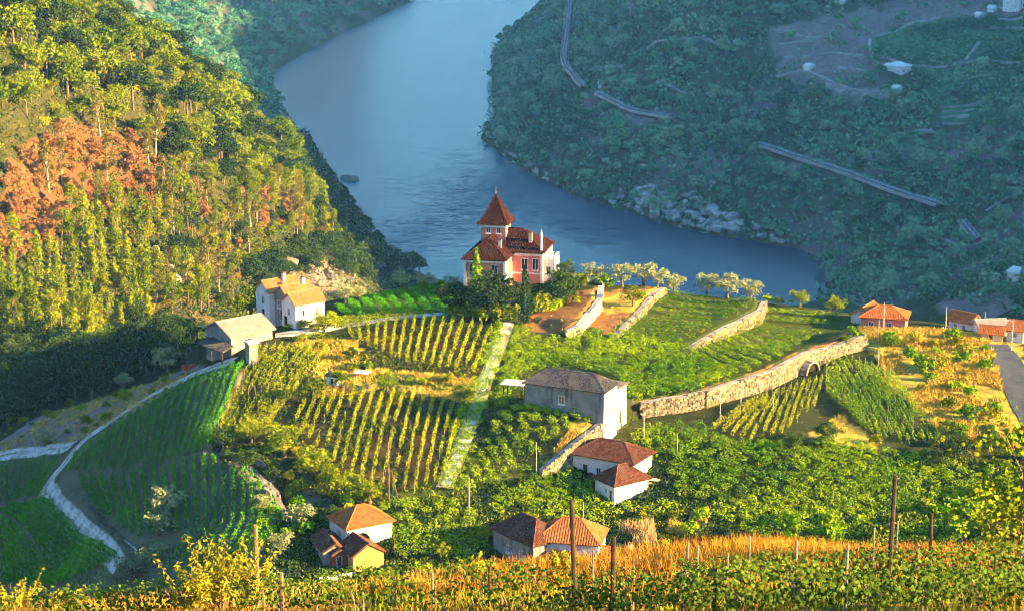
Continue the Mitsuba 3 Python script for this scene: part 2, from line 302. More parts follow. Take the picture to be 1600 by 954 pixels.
# ------------------------------------------------------------------ plant prototypes
def frame(n):
    n = n / (np.linalg.norm(n, axis=-1, keepdims=True) + 1e-9)
    a = np.cross(n, np.where(np.abs(n[..., 2:]) < .9, [0, 0, 1.], [1., 0, 0])); a /= np.linalg.norm(a, axis=-1, keepdims=True) + 1e-9
    return n, a, np.cross(n, a)
def leaf_cloud(c, n, size, rng, aspect=1.5, bend=.2):
    """small bent leaf-shaped faces at c, facing n"""
    N = len(c); n, a, b = frame(n)
    th = rng.uniform(0, 2 * np.pi, N)[:, None]
    a, b = a * np.cos(th) + b * np.sin(th), b * np.cos(th) - a * np.sin(th)
    s = (np.broadcast_to(size, (N,)) * rng.uniform(.65, 1.35, N))[:, None]
    k = aspect ** .5
    v = np.stack([c - a * s * k / 2 - n * s * bend, c + b * s / k / 2, c + a * s * k / 2 - n * s * bend, c - b * s / k / 2], 1)
    q = np.arange(N * 4).reshape(N, 4)
    return v.reshape(-1, 3), np.vstack([q[:, [0, 1, 2]], q[:, [0, 2, 3]]])
def tube(pts, rad, sides=5):
    p = np.asarray(pts, float); t = np.gradient(p, axis=0)
    _, a, b = frame(t)
    ang = np.arange(sides) * 2 * np.pi / sides
    v = p[:, None] + np.broadcast_to(rad, (len(p),))[:, None, None] * (np.cos(ang)[None, :, None] * a[:, None] + np.sin(ang)[None, :, None] * b[:, None])
    i, j = np.meshgrid(np.arange(len(p) - 1), np.arange(sides), indexing='ij')
    q = np.stack([i * sides + j, i * sides + (j + 1) % sides, (i + 1) * sides + (j + 1) % sides, (i + 1) * sides + j], -1).reshape(-1, 4)
    f = np.vstack([q[:, [0, 1, 2]], q[:, [0, 2, 3]]])
    cap = np.array([[(len(p) - 1) * sides, (len(p) - 1) * sides + k, (len(p) - 1) * sides + k + 1] for k in range(1, sides - 1)])
    return v.reshape(-1, 3), np.vstack([f, cap])
def join(ms):
    vs, fs, o = [], [], 0
    for v, f in ms:
        f = np.asarray(f)
        if f.shape[1] == 4: f = np.vstack([f[:, [0, 1, 2]], f[:, [0, 2, 3]]])
        vs.append(v); fs.append(f + o); o += len(v)
    return np.vstack(vs), np.vstack(fs)
def lobe(c, r, n, size, rng, up=.25, rnd=.8, fill=.55):
    d = rng.normal(size=(n, 3)); d /= np.linalg.norm(d, axis=1, keepdims=True)
    d[:, 2] = np.where(d[:, 2] < -.35, -d[:, 2], d[:, 2])
    q = np.asarray(c) + d * np.asarray(r) * rng.uniform(fill, 1.03, n)[:, None]
    return leaf_cloud(q, d + rng.normal(size=(n, 3)) * rnd + [0, 0, up], size, rng)
def limbs(base, tips, r0, rng):
    out = []
    for t in tips:
        t = np.asarray(t); m1 = base + (t - base) * .5 + rng.normal(size=3) * .08 * np.linalg.norm(t - base)
        out.append(tube([base, m1, t], [r0, r0 * .6, r0 * .2], 4))
    return out
def grow(kind, seed, dens=1.0):
    """(trunk mesh, crown mesh) of one plant about its foot, in metres"""
    r = np.random.default_rng(seed); L, tr = [], []
    def blob(c, rad, n, s, **k): L.append(lobe(c, rad, max(6, int(n * dens)), s / dens ** .4, r, **k))
    if kind == 'pine':
        h = r.uniform(5.6, 7.0); w = r.uniform(3.2, 4.2); tips = []
        for k in range(13):
            a = k * 2.4 + r.uniform(0, .6); q = w * .72 * math.sqrt((k + .4) / 13)
            c = np.array([q * math.cos(a), q * math.sin(a), h - .75 - .15 * q * q + r.uniform(-1.9, .5)]); tips.append(c)
            blob(c, np.array([1.6, 1.6, 1.2]) * r.uniform(.7, 1.25), 104, .40)
        tr = [tube([[0, 0, -.6], [r.normal() * .2, 0, h * .4], [0, r.normal() * .3, h * .72]], [.26, .2, .14])] + limbs(np.array([0, 0, h * .62]), tips[:7], .11, r)
    elif kind == 'gum':
        h = r.uniform(10, 13); lean = r.normal(size=2) * .5; tips = []
        for k in range(15):
            z = h * r.uniform(.3, 1.0); q = r.uniform(.3, 2.6) * (1.25 - z / h); a = r.uniform(0, 6.28)
            c = np.array([q * math.cos(a) + lean[0] * z / h, q * math.sin(a) + lean[1] * z / h, z]); tips.append(c)
            blob(c, np.array([1.2, 1.2, 1.05]) * r.uniform(.7, 1.3), 72, .38, rnd=1.1)
        tr = [tube([[0, 0, -.6], [lean[0] * .4, lean[1] * .3, h * .4], [lean[0], lean[1], h * .95]], [.24, .17, .05])] + limbs(np.array([lean[0] * .5, lean[1] * .5, h * .5]), tips[:6], .09, r)
    elif kind == 'young':
        h = r.uniform(6.5, 9.5)
        for k in range(9):
            z = h * (.18 + .8 * k / 8); w = 1.25 * (1 - (k / 8) ** 1.6 * .75)
            blob([r.normal() * .18, r.normal() * .18, z], [w, w, h * .085], 66, .36, rnd=.9, up=.6)
        tr = [tube([[0, 0, -.5], [0, 0, h * .5], [0, 0, h * .96]], [.16, .11, .03])]
    elif kind == 'olive':
        h = r.uniform(3.8, 4.8); tips = []
        for k in range(15):
            a = k * 2.4 + r.uniform(0, .5); q = 1.75 * math.sqrt((k + .3) / 15)
            c = np.array([q * math.cos(a), q * math.sin(a), h * .53 + r.uniform(-1.35, 1.4) * (1 - .28 * q) - .1 * q]); tips.append(c)
            blob(c, np.array([.85, .85, .75]) * r.uniform(.7, 1.3), 62, .25, rnd=1.1, up=.5)
        tr = [tube([[0, 0, -.4], [.12, .05, h * .22], [-.05, .1, h * .45]], [.28, .2, .15])] + limbs(np.array([0, 0, h * .35]), tips[:6], .1, r)
    elif kind == 'broad':
        h = r.uniform(6.5, 8.5); tips = []
        for k in range(20):
            a = k * 2.4 + r.uniform(0, .5); q = 2.9 * math.sqrt((k + .3) / 20)
            c = np.array([q * math.cos(a), q * math.sin(a), h * (.50 + .43 * r.uniform(-1, 1) * (1 - q / 4.5))]); tips.append(c)
            blob(c, np.array([1.4, 1.4, 1.3]) * r.uniform(.7, 1.3), 62, .40)
        tr = [tube([[0, 0, -.5], [.1, 0, h * .25], [0, .1, h * .5]], [.3, .22, .16])] + limbs(np.array([0, 0, h * .35]), tips[:7], .11, r)
    elif kind == 'bush':
        for k in range(6):
            a = r.uniform(0, 6.28); q = r.uniform(0, .95)
            blob([q * math.cos(a), q * math.sin(a), r.uniform(.5, 1.2)], np.array([.85, .85, .8]) * r.uniform(.6, 1.2), 55, .32, rnd=1.0)
        tr = [tube([[0, 0, -.3], [0, 0, 1.0]], [.09, .04])]
    elif kind == 'russet':
        for k in range(9):
            a = r.uniform(0, 6.28); q = r.uniform(0, 1.9)
            blob([q * math.cos(a), q * math.sin(a), r.uniform(1.2, 3.6) - .4 * q], np.array([1.2, 1.2, 1.0]) * r.uniform(.7, 1.2), 70, .38, rnd=1.2)
        tr = [tube([[0, 0, -.4], [.1, 0, 1.3], [0, .2, 2.8]], [.16, .12, .06])]
    elif kind == 'cypress':
        h = 8.0
        for k in range(13):
            z = h * (.05 + .93 * k / 12); w = .95 * math.sin(math.pi * min(1, (.16 + .84 * k / 12))) ** .7 + .1
            blob([r.normal() * .06, r.normal() * .06, z], [w, w, .55], 60, .30, up=1.0, rnd=.6)
        tr = [tube([[0, 0, -.4], [0, 0, h * .8]], [.15, .05])]
    elif kind == 'spire':
        h = 7.5
        for k in range(10):
            z = h * (.12 + .86 * k / 9); w = 1.7 * (1 - k / 9.6) + .12
            blob([r.normal() * .12, r.normal() * .12, z], [w, w, .65], 70, .34, rnd=.7)
        tr = [tube([[0, 0, -.4], [0, 0, h * .8]], [.16, .04])]
    elif kind == 'clump':       # a far tree or thicket
        for k in range(6):
            a = r.uniform(0, 6.28); q = r.uniform(0, 2.4)
            blob([q * math.cos(a), q * math.sin(a), r.uniform(1.6, 4.2) - .35 * q], np.array([1.9, 1.9, 1.6]) * r.uniform(.65, 1.2), 54, .74, rnd=.9)
        tr = [tube([[0, 0, -.6], [0, 0, 3.2]], [.2, .1], 4)]
    return join(tr), join(L)
PROTO = {}
def proto(kind, mat, bark='bark', n=4, dens=1.0, trunk=True):
    out = []
    for s in range(n):
        t, c = grow(kind, 100 * len(PROTO) + s, dens)
        k = f'{kind}_of_{mat}_{s}'.replace('leaf_', '')
        scene['proto_' + k] = {'type': 'shapegroup', **({'trunk': mikit.ply(t, bark)} if trunk else {}), 'crown': mikit.ply(c, mat)}
        out.append('proto_' + k)
    PROTO[kind + '/' + mat] = out
for a in [('pine','leaf_pine'),('pine','leaf_dark'),('gum','leaf_gum','bark_pale',2),('young','leaf_young'),('olive','leaf_olive'),('olive','leaf_bush'),('broad','leaf_shade'),('broad','leaf_dark'),('gum','leaf_bush'),('olive','leaf_young'),('bush','leaf_bush'),('bush','leaf_gold'),('bush','leaf_canopy'),('russet','leaf_russet')]: proto(*a)
for a in [('cypress','leaf_cypress'),('spire','leaf_canopy')]: proto(*a, n=1)
for a in [('clump','leaf_far'),('clump','leaf_far_pale')]: proto(*a, n=5)
scene_keys = []
rs = random.Random(5)
def plant(k, kind, P, scale=1.0, stretch=1.0, label=None, cat=None, group=None):
    g = rs.choice(PROTO[kind]); s = scale
    scene[k] = {'type': 'instance', 'shapegroup': {'type': 'ref', 'id': g}, 'to_world': T().translate(list(map(float, P))).rotate([0, 0, 1], rs.uniform(0, 360)).scale([s, s, s * stretch])}
    if label: tag(k, label, cat, group)
    return k

# ------------------------------------------------------------------ woods on the valley sides
FIELDS = [Polygon(p) for p in ([(1366,60),(1475,26),(1560,20),(1605,40),(1605,100),(1500,98),(1440,105),(1365,88)], [(1285,128),(1335,140),(1398,146),(1396,158),(1345,160),(1280,142)], [(1380,100),(1430,100),(1430,135),(1380,135)], [(1570,8),(1605,5),(1605,34),(1570,30)], [(1468,162),(1534,160),(1534,200),(1468,202)], [(1380,205),(1500,200),(1500,222),(1380,222)],
    [(1520,17),(1560,15),(1560,38),(1520,38)], [(1255,103),(1275,103),(1275,122),(1255,122)], [(1300,0),(1325,0),(1325,18),(1300,18)])]
BARE = Polygon([(1205,45),(1260,28),(1480,-10),(1570,-10),(1500,40),(1370,62),(1365,95),(1400,112),(1290,130),(1210,125)])
RAIL_PX = [LineString(p) for p in ([(893,-30),(890,20),(885,60),(882,95),(890,115),(904,132),(916,144)], [(1188,229),(1225,243),(1262,254),(1310,268),(1350,282),(1400,303),(1470,325)], [(935,152),(985,174),(1050,188)], [(1505,352),(1530,382)])]
def clear_far(Q):
    p = proj(Q); pts = shapely.points(p[:, 0], p[:, 1]); ok = np.ones(len(Q), bool)
    for f in FIELDS: ok &= ~shapely.contains(f, pts)
    ok &= ~(shapely.contains(BARE, pts) & (meshkit.noise(Q / 2.0, 3) > .30))
    for l in RAIL_PX:
        ok &= (shapely.distance(l, pts) > 5) & (shapely.distance(l, shapely.points(p[:, 0] - 4, p[:, 1] - 9)) > 9)
    return ok
def scatter(poly, spacing, y0, y1, seed=0, keep=1.0):
    """jittered positions on the ground that appear inside a picture polygon and are not behind a hill"""
    r = np.random.default_rng(seed)
    pg = np.array(poly, float)
    xa = (pg[:, 0].min() - 800) / FOC * y1 * 1.05 if pg[:, 0].min() < 800 else (pg[:, 0].min() - 800) / FOC * y0
    xb = (pg[:, 0].max() - 800) / FOC * y1 * 1.05 if pg[:, 0].max() > 800 else (pg[:, 0].max() - 800) / FOC * y0
    X, Y = np.meshgrid(np.arange(xa, xb, spacing), np.arange(y0, y1, spacing))
    X = (X + r.uniform(-.48, .48, X.shape) * spacing).ravel(); Y = (Y + r.uniform(-.48, .48, Y.shape) * spacing).ravel()
    Q = np.stack([X, Y, ground(X, Y)], -1)
    Q = Q[(Q[:, 2] > WATER + .25) & (r.uniform(size=len(Q)) < keep)]
    Q = Q[inside_px(Q, poly)]
    if y0 > 550 and len(Q): Q = Q[clear_far(Q)]
    if not len(Q): return Q
    top = Q + [0, 0, 4.5]      # drop what a hill hides
    t = np.linspace(.25, .985, 90)[None, :, None]
    ln = top[:, None] * t
    ok = (ln[..., 2] > ground(ln[..., 0], ln[..., 1]) - .5).all(1)
    return Q[ok]
SIL = [(-60,-40),(120,-10),(260,100),(420,195),(540,300),(610,408),(640,470)]
def wood(poly, spacing, y0, y1, kinds, seed, label, cat, name, group, sc=(.8, 1.25), keep=1.0, most=300, rest='woodland'):
    Q = scatter(poly, spacing, y0, y1, seed, keep); r = random.Random(seed)
    Q = Q[np.argsort(Q[:, 1])]
    for i, q in enumerate(Q):
        kind = r.choice(kinds); s = r.uniform(*sc)
        if i < most: plant(key(name), kind, q, s, r.uniform(.9, 1.15), label, cat, group)
        else:
            k = rest + '__%03d' % (used.setdefault('#' + rest, 0) + 1); used['#' + rest] += 1
            plant(k, kind, q, s)
            tag(rest, rest.replace('_', ' '), kind='stuff')
    return len(Q)
cnt = {}
cnt['upper'] = wood([(-80,-60),(120,-30),(262,95),(425,190),(540,300),(470,330),(330,300),(250,250),(200,215),(120,195),(0,240),(-80,250)], 5.7, 440, 740, ['pine/leaf_pine'] * 4 + ['pine/leaf_dark', 'pine/leaf_dark', 'olive/leaf_bush', 'bush/leaf_gold', 'olive/leaf_bush'], 1,
     'round-topped yellow-green pine in the sunlit wood near the top of the left hill', 'tree', 'pine_tree', 'pines high on the left hill', (.75, 1.75))
cnt['russet'] = wood([(-60,330),(30,235),(130,195),(215,212),(255,262),(240,345),(160,335),(40,385),(0,440),(-60,440)], 4.6, 430, 600, ['russet/leaf_russet'] * 6 + ['gum/leaf_gum'], 2,
     'rust-orange dry bush in the brown patch of the left hill', 'bush', 'dry_bush', 'rust-orange bushes on the left hill', (.7, 1.25))
cnt['russet2'] = wood([(390,300),(450,305),(475,360),(420,375),(385,345)], 5.0, 430, 700, ['russet/leaf_russet'], 12, 'rust-brown bush among the gum trees of the left hill', 'bush', 'dry_bush', 'rust-brown bushes among the gum trees', (.7, 1.2))
cnt['young'] = wood([(-60,440),(40,385),(160,335),(240,340),(250,440),(240,505),(160,560),(0,560),(-60,560)], 4.0, 390, 520, ['young/leaf_young'] * 5 + ['gum/leaf_bush', 'bush/leaf_gold'], 3,
     'slender yellow-green young tree standing upright low on the sunlit left hillside', 'tree', 'young_tree', 'slender young trees low on the left hill', (.7, 1.15))
cnt['gum'] = wood([(240,345),(255,262),(330,300),(470,330),(545,310),(560,380),(420,400),(330,500),(240,500),(250,440)], 5.2, 410, 740, ['gum/leaf_gum'] * 2 + ['gum/leaf_bush'] * 3 + ['pine/leaf_dark', 'pine/leaf_pine', 'russet/leaf_russet'], 4,
     'tall open gum tree with pale trunk on the golden-brown middle of the left hill', 'tree', 'gum_tree', 'pale-trunked gum trees on the left hill', (.65, 1.05))
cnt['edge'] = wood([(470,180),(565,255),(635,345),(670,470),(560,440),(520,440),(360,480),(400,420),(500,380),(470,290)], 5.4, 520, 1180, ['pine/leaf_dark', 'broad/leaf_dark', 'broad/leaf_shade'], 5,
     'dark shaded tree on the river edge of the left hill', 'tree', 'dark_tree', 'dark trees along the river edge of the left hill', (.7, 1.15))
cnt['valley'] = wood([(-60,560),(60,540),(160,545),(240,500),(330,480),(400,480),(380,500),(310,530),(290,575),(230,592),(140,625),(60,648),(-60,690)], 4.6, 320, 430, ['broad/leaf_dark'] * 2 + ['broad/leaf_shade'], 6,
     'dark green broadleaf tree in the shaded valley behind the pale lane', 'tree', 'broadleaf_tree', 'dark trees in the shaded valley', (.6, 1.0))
cnt['leftfar'] = wood([(60,-80),(660,-40),(640,0),(520,55),(424,108),(424,140),(452,215),(486,290),(440,215),(260,90)], 11, 850, 2300, ['clump/leaf_far'] * 4 + ['clump/leaf_far_pale'], 7,
     'blue-green tree of the shaded wood on the far left bank of the river', 'tree', 'bank_tree', 'trees on the far left bank', (1.0, 1.7), most=150)
cnt['rightfar'] = wood([(846,-20),(1650,-20),(1650,500),(1480,470),(1290,480),(1292,405),(1250,388),(1150,372),(1050,352),(950,322),(870,292),(800,252),(752,216),(772,180),(768,112),(776,70)], 9.5, 590, 1700, ['clump/leaf_far'] * 5 + ['clump/leaf_far_pale'] * 3, 8,
     'blue-green tree on the shaded slope across the river', 'tree', 'slope_tree', 'trees on the shaded slope across the river', (.35, 1.7), keep=.85)

def undergrowth(name, poly, mat, y0, y1, per, size, h, seed, label=None):
    Q = scatter(poly, per, y0, y1, seed); r = np.random.default_rng(seed)
    Q = Q[meshkit.fbm(Q / 14, 2, seed)  > .40]; n = 5
    C = np.repeat(Q, n, 0) + r.normal(size=(len(Q) * n, 3)) * [per * .5, per * .5, h * .3] + [0, 0, h * .4]
    C[:, 2] = np.maximum(C[:, 2], ground(C[:, 0], C[:, 1]) + .1)
    put(name, leaf_cloud(C, r.normal(size=C.shape) + [0, 0, .6], size, r), mat, kind='stuff', label=label)
HILL = [(-80,-60),(120,-30),(262,95),(425,190),(540,300),(620,420),(640,480),(420,500),(330,500),(160,560),(-80,580)]
undergrowth('undergrowth', HILL, 'leaf_shade', 390, 800, 2.0, .7, 1.6, 31)  # dark leaf colour stands in for deep shade between the crowns
undergrowth('undergrowth', HILL, 'leaf_gum', 390, 800, 2.6, .6, 2.2, 32)
undergrowth('undergrowth', [(-60,330),(30,235),(130,195),(215,212),(255,262),(330,300),(300,400),(160,350),(40,385),(0,440),(-60,440)], 'leaf_russet', 400, 640, 1.7, .55, 1.8, 33)
FARR = [(846,-20),(1650,-20),(1650,500),(1480,470),(1290,480),(1292,405),(1250,388),(1150,372),(1050,352),(950,322),(870,292),(800,252),(752,216),(772,180),(768,112),(776,70)]
undergrowth('hillside_scrub', FARR, 'leaf_far', 590, 1700, 5.0, 1.9, 2.2, 34)
undergrowth('hillside_scrub', FARR, 'leaf_far_pale', 590, 1700, 8.0, 1.7, 2.0, 35)
print(cnt)

# ------------------------------------------------------------------ vineyards: every trained row is a thing
def line_pts(poly, n):
    p = np.array(poly, float); s = np.concatenate([[0], np.cumsum(np.hypot(*np.diff(p, axis=0).T))])
    t = np.linspace(0, s[-1], n)
    return np.stack([np.interp(t, s, p[:, 0]), np.interp(t, s, p[:, 1])], -1)
vr = np.random.default_rng(77)
def vine_row(a, b, mat, h=1.3, w=.23, dens=52, size=.18, gaps=.3, wob=.05, stakes=True, low=.30):
    """leaves of one row from ground point a to b; returns (foliage, posts)"""
    L = np.hypot(*(b - a)[:2]); n = max(8, int(L * dens)); seed = vr.integers(1e6)
    s = vr.uniform(0, 1, n); gap = meshkit.noise(np.stack([s * L / 1.7, np.full(n, seed * .37), 0 * s], -1), 3)
    per_ = vr.uniform(1.05, 1.35); bead = .5 + .5 * np.cos(2 * np.pi * s * L / per_ + seed)
    vig = .62 + .42 * bead + .4 * meshkit.noise(np.stack([s * L / 3.0, np.full(n, seed * .11), 0 * s], -1), 4)
    k = (gap > gaps * vr.uniform(.5, 1, n)) & (vr.uniform(size=n) < .45 + .65 * bead); s, vig = s[k], vig[k]; n = len(s)
    base = a[:2] + (b - a)[:2] * s[:, None]; d = (b - a)[:2] / L; nrm = np.array([-d[1], d[0]])
    th = vr.uniform(0, 2 * np.pi, n); rr = vr.uniform(.6, 1.05, n) * vig
    off = np.cos(th) * w * rr + wob * np.sin(s * L * .9 + seed); z = low * h + (1 - low) * h * .5 * (1 + np.sin(th) * rr)
    xy = base + nrm * off[:, None]
    c = np.concatenate([xy, (ground(xy[:, 0], xy[:, 1]) + z)[:, None]], 1)
    nn = np.concatenate([nrm * np.cos(th)[:, None], np.sin(th)[:, None] * .8 + .3], 1) + vr.normal(size=(n, 3)) * .7
    fol = leaf_cloud(c, nn, size, vr, 1.25)
    ps = []
    if stakes:
        for t in np.arange(0, 1.001, max(.05, 5.0 / L)):
            q = a + (b - a) * t; g = float(ground(q[0], q[1]))
            ps.append(tube([[q[0], q[1], g - .3], [q[0], q[1], g + h * 1.12]], [.04, .035], 4))
    return fol, (join(ps) if ps else None)
def plot(top, bot, n, mat, label, group, jitter=.6, posts=True, **kw):
    A, B = line_pts(top, n), line_pts(bot, n)
    A, B = hit(A[:, 0], A[:, 1]), hit(B[:, 0], B[:, 1])
    for a, b in zip(A, B):
        if np.hypot(*(b - a)[:2]) < 2: continue
        t = vr.uniform(0, .03, 2); a, b = a + (b - a) * t[0], b + (a - b) * t[1]
        k = thing('vine_row', label, 'vine row', group)
        f, p = vine_row(a, b, mat, **kw)
        put('foliage', f, mat, k)
        if p is not None and posts: put('stakes', p, 'wood_grey', k, kind='stuff')
solid('wood_grey', (.16, .13, .10), (.36, .31, .25), 2, 14)
plot([(546,522),(600,508),(660,500),(720,504),(768,516)], [(552,532),(600,556),(640,572),(700,580),(738,585)], 16, 'leaf_vine', 'yellow-green vine row in the plot between the gabled farmhouse and the slab path', 'vine rows of the upper middle plot')
plot([(478,628),(540,612),(610,612),(690,625),(722,640)], [(462,664),(490,702),(530,737),(575,768),(622,780),(665,768),(692,748)], 17, 'leaf_vine', 'yellow-green vine row in the large plot left of the slab path, below the golden grass', 'vine rows of the lower middle plot', gaps=.34)
plot([(408,546),(460,545),(512,548)], [(328,698),(365,695),(402,690)], 10, 'leaf_vine', 'short sunlit vine row in the narrow plot beside the stone gatepost, above the shaded slope', 'vine rows of the narrow sunlit strip', gaps=.42)
plot([(118,712),(150,690),(200,655),(250,625),(310,592),(380,570)], [(108,738),(160,740),(220,735),(280,722),(322,704)], 21, 'leaf_vine_green', 'deep green vine row on the shaded slope right of the pale lane', 'vine rows of the big shaded slope', w=.30, h=1.2, gaps=.12, dens=72, size=.22)
plot([(125,748),(200,742),(280,728),(325,716),(385,734),(424,780)], [(160,803),(218,845),(300,832),(360,820),(410,815),(438,815)], 21, 'leaf_vine_green', 'deep green vine row in the shaded plot below the rocky bank', 'vine rows below the rocky bank', gaps=.18, w=.32, h=1.2, dens=72, size=.22)
plot([(300,832),(370,822),(445,816)], [(240,930),(300,920),(395,880)], 10, 'leaf_vine_green', 'dark green vine row in the shaded plot right of the silvery olives', 'vine rows right of the silvery olives', w=.30, h=1.2, dens=72, size=.22)
plot([(0,905),(0,850),(0,796),(35,790),(72,788)], [(20,914),(60,916),(100,916),(145,898),(182,878)], 15, 'leaf_vine_green', 'bright green vine row in the low plot left of the curving lane', 'vine rows left of the curving lane', gaps=.10, w=.26, h=1.2, dens=70, size=.22)
plot([(0,728),(50,722),(92,716)], [(0,788),(30,784),(62,776)], 10, 'leaf_vine_green', 'green vine row at the far left below the pale branch lane', 'vine rows below the branch lane', gaps=.2, w=.32, dens=70, size=.22)
plot([(103,920),(145,904),(186,886)], [(92,946),(140,930),(176,905)], 8, 'leaf_vine_green', 'dark green vine row at the foot of the curving lane', 'vine rows at the foot of the lane')
plot([(1036,457),(1010,478),(985,498),(958,517)], [(1182,474),(1160,490),(1120,512),(1074,538)], 9, 'leaf_canopy', 'yellow-green vine row on the terrace behind the field wall', 'vine rows of the upper right terrace', w=.26, h=1.05, gaps=.12, dens=64)
plot([(1190,482),(1184,504),(1130,528),(1076,548)], [(1312,496),(1288,520),(1222,562),(1155,590)], 11, 'leaf_canopy', 'yellow-green vine row on the terrace above the long stone wall', 'vine rows above the long wall', w=.26, h=1.05, gaps=.12, dens=64)
plot([(1180,630),(1225,612),(1285,596)], [(1112,676),(1165,692),(1215,686),(1270,642)], 12, 'leaf_vine', 'vine row running down from the foot of the long stone wall', 'vine rows below the long wall')
plot([(1290,612),(1289,568),(1332,564),(1390,588)], [(1322,645),(1362,684),(1420,700),(1468,692)], 15, 'leaf_canopy', 'dark sloping vine row right of the wall arch', 'vine rows right of the wall arch')
plot([(867,430),(892,430),(918,433)], [(868,462),(892,466),(915,470)], 6, 'leaf_vine', 'vine row in the small garden plot beside the pink villa', 'vine rows beside the pink villa', gaps=.1, w=.5)
plot([(612,838),(612,852),(612,868)], [(762,832),(765,848),(768,866)], 3, 'leaf_canopy', 'trellised vine row behind the white cottage with the arched porch', 'vine rows behind the arched cottage', gaps=.1, w=.8, dens=90)
plot([(520,506),(520,512)], [(655,492),(662,497)], 2, 'leaf_vine', 'bright vine row along the foot of the knoll', 'vine rows along the knoll foot', gaps=.1, w=.7, dens=80)

def canopy(name, label, poly, mat, h=1.25, row=1.6, gap=.95, size=.19, per=62, miss=.05, seed=0, th=.9, y0=222.0):
    """vines on trellises in rows too close to tell apart; nobody could count its plants"""
    pg = poly_px(poly, y0); x0, a0, x1, a1 = pg.bounds; r = np.random.default_rng(seed); D = np.hypot(x1 - x0, a1 - a0)
    u, v = np.meshgrid(np.arange(-D, D, row), np.arange(-D, D, gap)); u = (u + r.normal(size=u.shape) * .16).ravel(); v = (v + r.uniform(-.45, .45, v.shape) * gap).ravel()
    xy = np.stack([u * math.cos(th) - v * math.sin(th) + (x0 + x1) / 2, u * math.sin(th) + v * math.cos(th) + (a0 + a1) / 2], -1)
    xy = xy[shapely.contains_xy(pg, xy[:, 0], xy[:, 1])]; xy = xy[r.uniform(size=len(xy)) > miss + .55 * (meshkit.noise(np.stack([xy[:, 0], xy[:, 1], 0 * xy[:, 0]], -1) / 5.0, seed) > .74)]
    c = np.concatenate([xy, ground(xy[:, 0], xy[:, 1])[:, None]], 1); n = len(c); hh = h * r.uniform(.7, 1.25, n)
    d = r.normal(size=(n, per, 3)); d /= np.linalg.norm(d, axis=-1, keepdims=True); rad = np.stack([r.uniform(.6, 1.0, n) * gap, r.uniform(.6, 1.0, n) * gap, hh * .42], -1)
    q = c[:, None] + [0, 0, 1] * (hh * .6)[:, None, None] + d * rad[:, None] * r.uniform(.6, 1.1, (n, per, 1))
    put(name, leaf_cloud(q.reshape(-1, 3), (d + r.normal(size=d.shape) * .6 + [0, 0, .3]).reshape(-1, 3), size, r, 1.25), mat, kind='stuff', label=label)
canopy('vine_canopy', None, [(806,590),(812,555),(832,528),(884,520),(955,522),(1072,547),(1150,592),(1060,625),(985,634),(960,592),(880,572)], 'leaf_canopy', seed=1, th=1.1, row=1.7)
canopy('vine_canopy', None, [(984,696),(1000,676),(1100,664),(1112,680),(1160,698),(1235,694),(1300,688),(1370,706),(1480,722),(1640,740),(1640,866),(1200,860),(1110,800),(1060,780),(1030,720)], 'leaf_canopy', seed=2, th=.8, row=1.7)
canopy('vine_canopy', None, [(786,645),(830,634),(908,650),(892,672),(850,715),(800,752),(735,775),(730,760),(760,690)], 'leaf_canopy', seed=3, th=.3, row=1.7)
canopy('vine_canopy', None, [(560,812),(620,785),(690,780),(742,800),(740,818),(640,828),(600,832)], 'leaf_canopy', seed=4)
canopy('vine_canopy', None, [(758,782),(838,750),(895,738),(932,762),(932,790),(1000,792),(1070,786),(1060,800),(960,806),(900,822),(775,806)], 'leaf_canopy', seed=5)
canopy('vine_canopy', None, [(528,480),(600,458),(700,446),(745,452),(740,492),(640,494),(540,500)], 'leaf_vine_green', h=.9, seed=6, th=.2, row=2.2)
canopy('bank_growth', None, [(740,592),(775,505),(790,500),(782,560),(756,640),(722,770),(684,772),(700,700),(722,630)], 'leaf_canopy', h=.9, row=1.2, gap=1.0, seed=7)
canopy('bank_growth', None, [(806,510),(826,520),(806,590),(790,640),(768,640),(788,570)], 'leaf_canopy', h=1.2, row=1.4, gap=1.1, seed=8)
far = [([(1372,60),(1474,30),(1556,24),(1570,40),(1596,45),(1596,96),(1500,94),(1440,100),(1370,84)], 'leaf_far'), ([(1444,112),(1600,106),(1600,122),(1460,128)], 'leaf_far_pale'), ([(1470,132),(1600,128),(1600,146),(1490,150)], 'leaf_far'), ([(1535,154),(1600,150),(1600,190),(1540,195)], 'leaf_far_pale'), ([(1385,210),(1500,206),(1500,236),(1390,240)], 'leaf_far'), ([(1345,255),(1470,250),(1480,275),(1400,280)], 'leaf_far_pale')]
for i, (pp, mm) in enumerate(far): canopy('far_vines', None, pp, mm, h=1.7, row=3.6, gap=2.2, size=.8, per=16, seed=90 + i, th=1.45, y0=640.0)
for k_, t_ in (('vine_canopy', 'closed leafy vine canopy'), ('bank_growth', 'bright leafy growth'), ('far_vines', 'vines across the river')):
    for kk in [q for q in scene if q == k_ or q.startswith(k_ + '_0')]: tag(kk, kind='stuff')

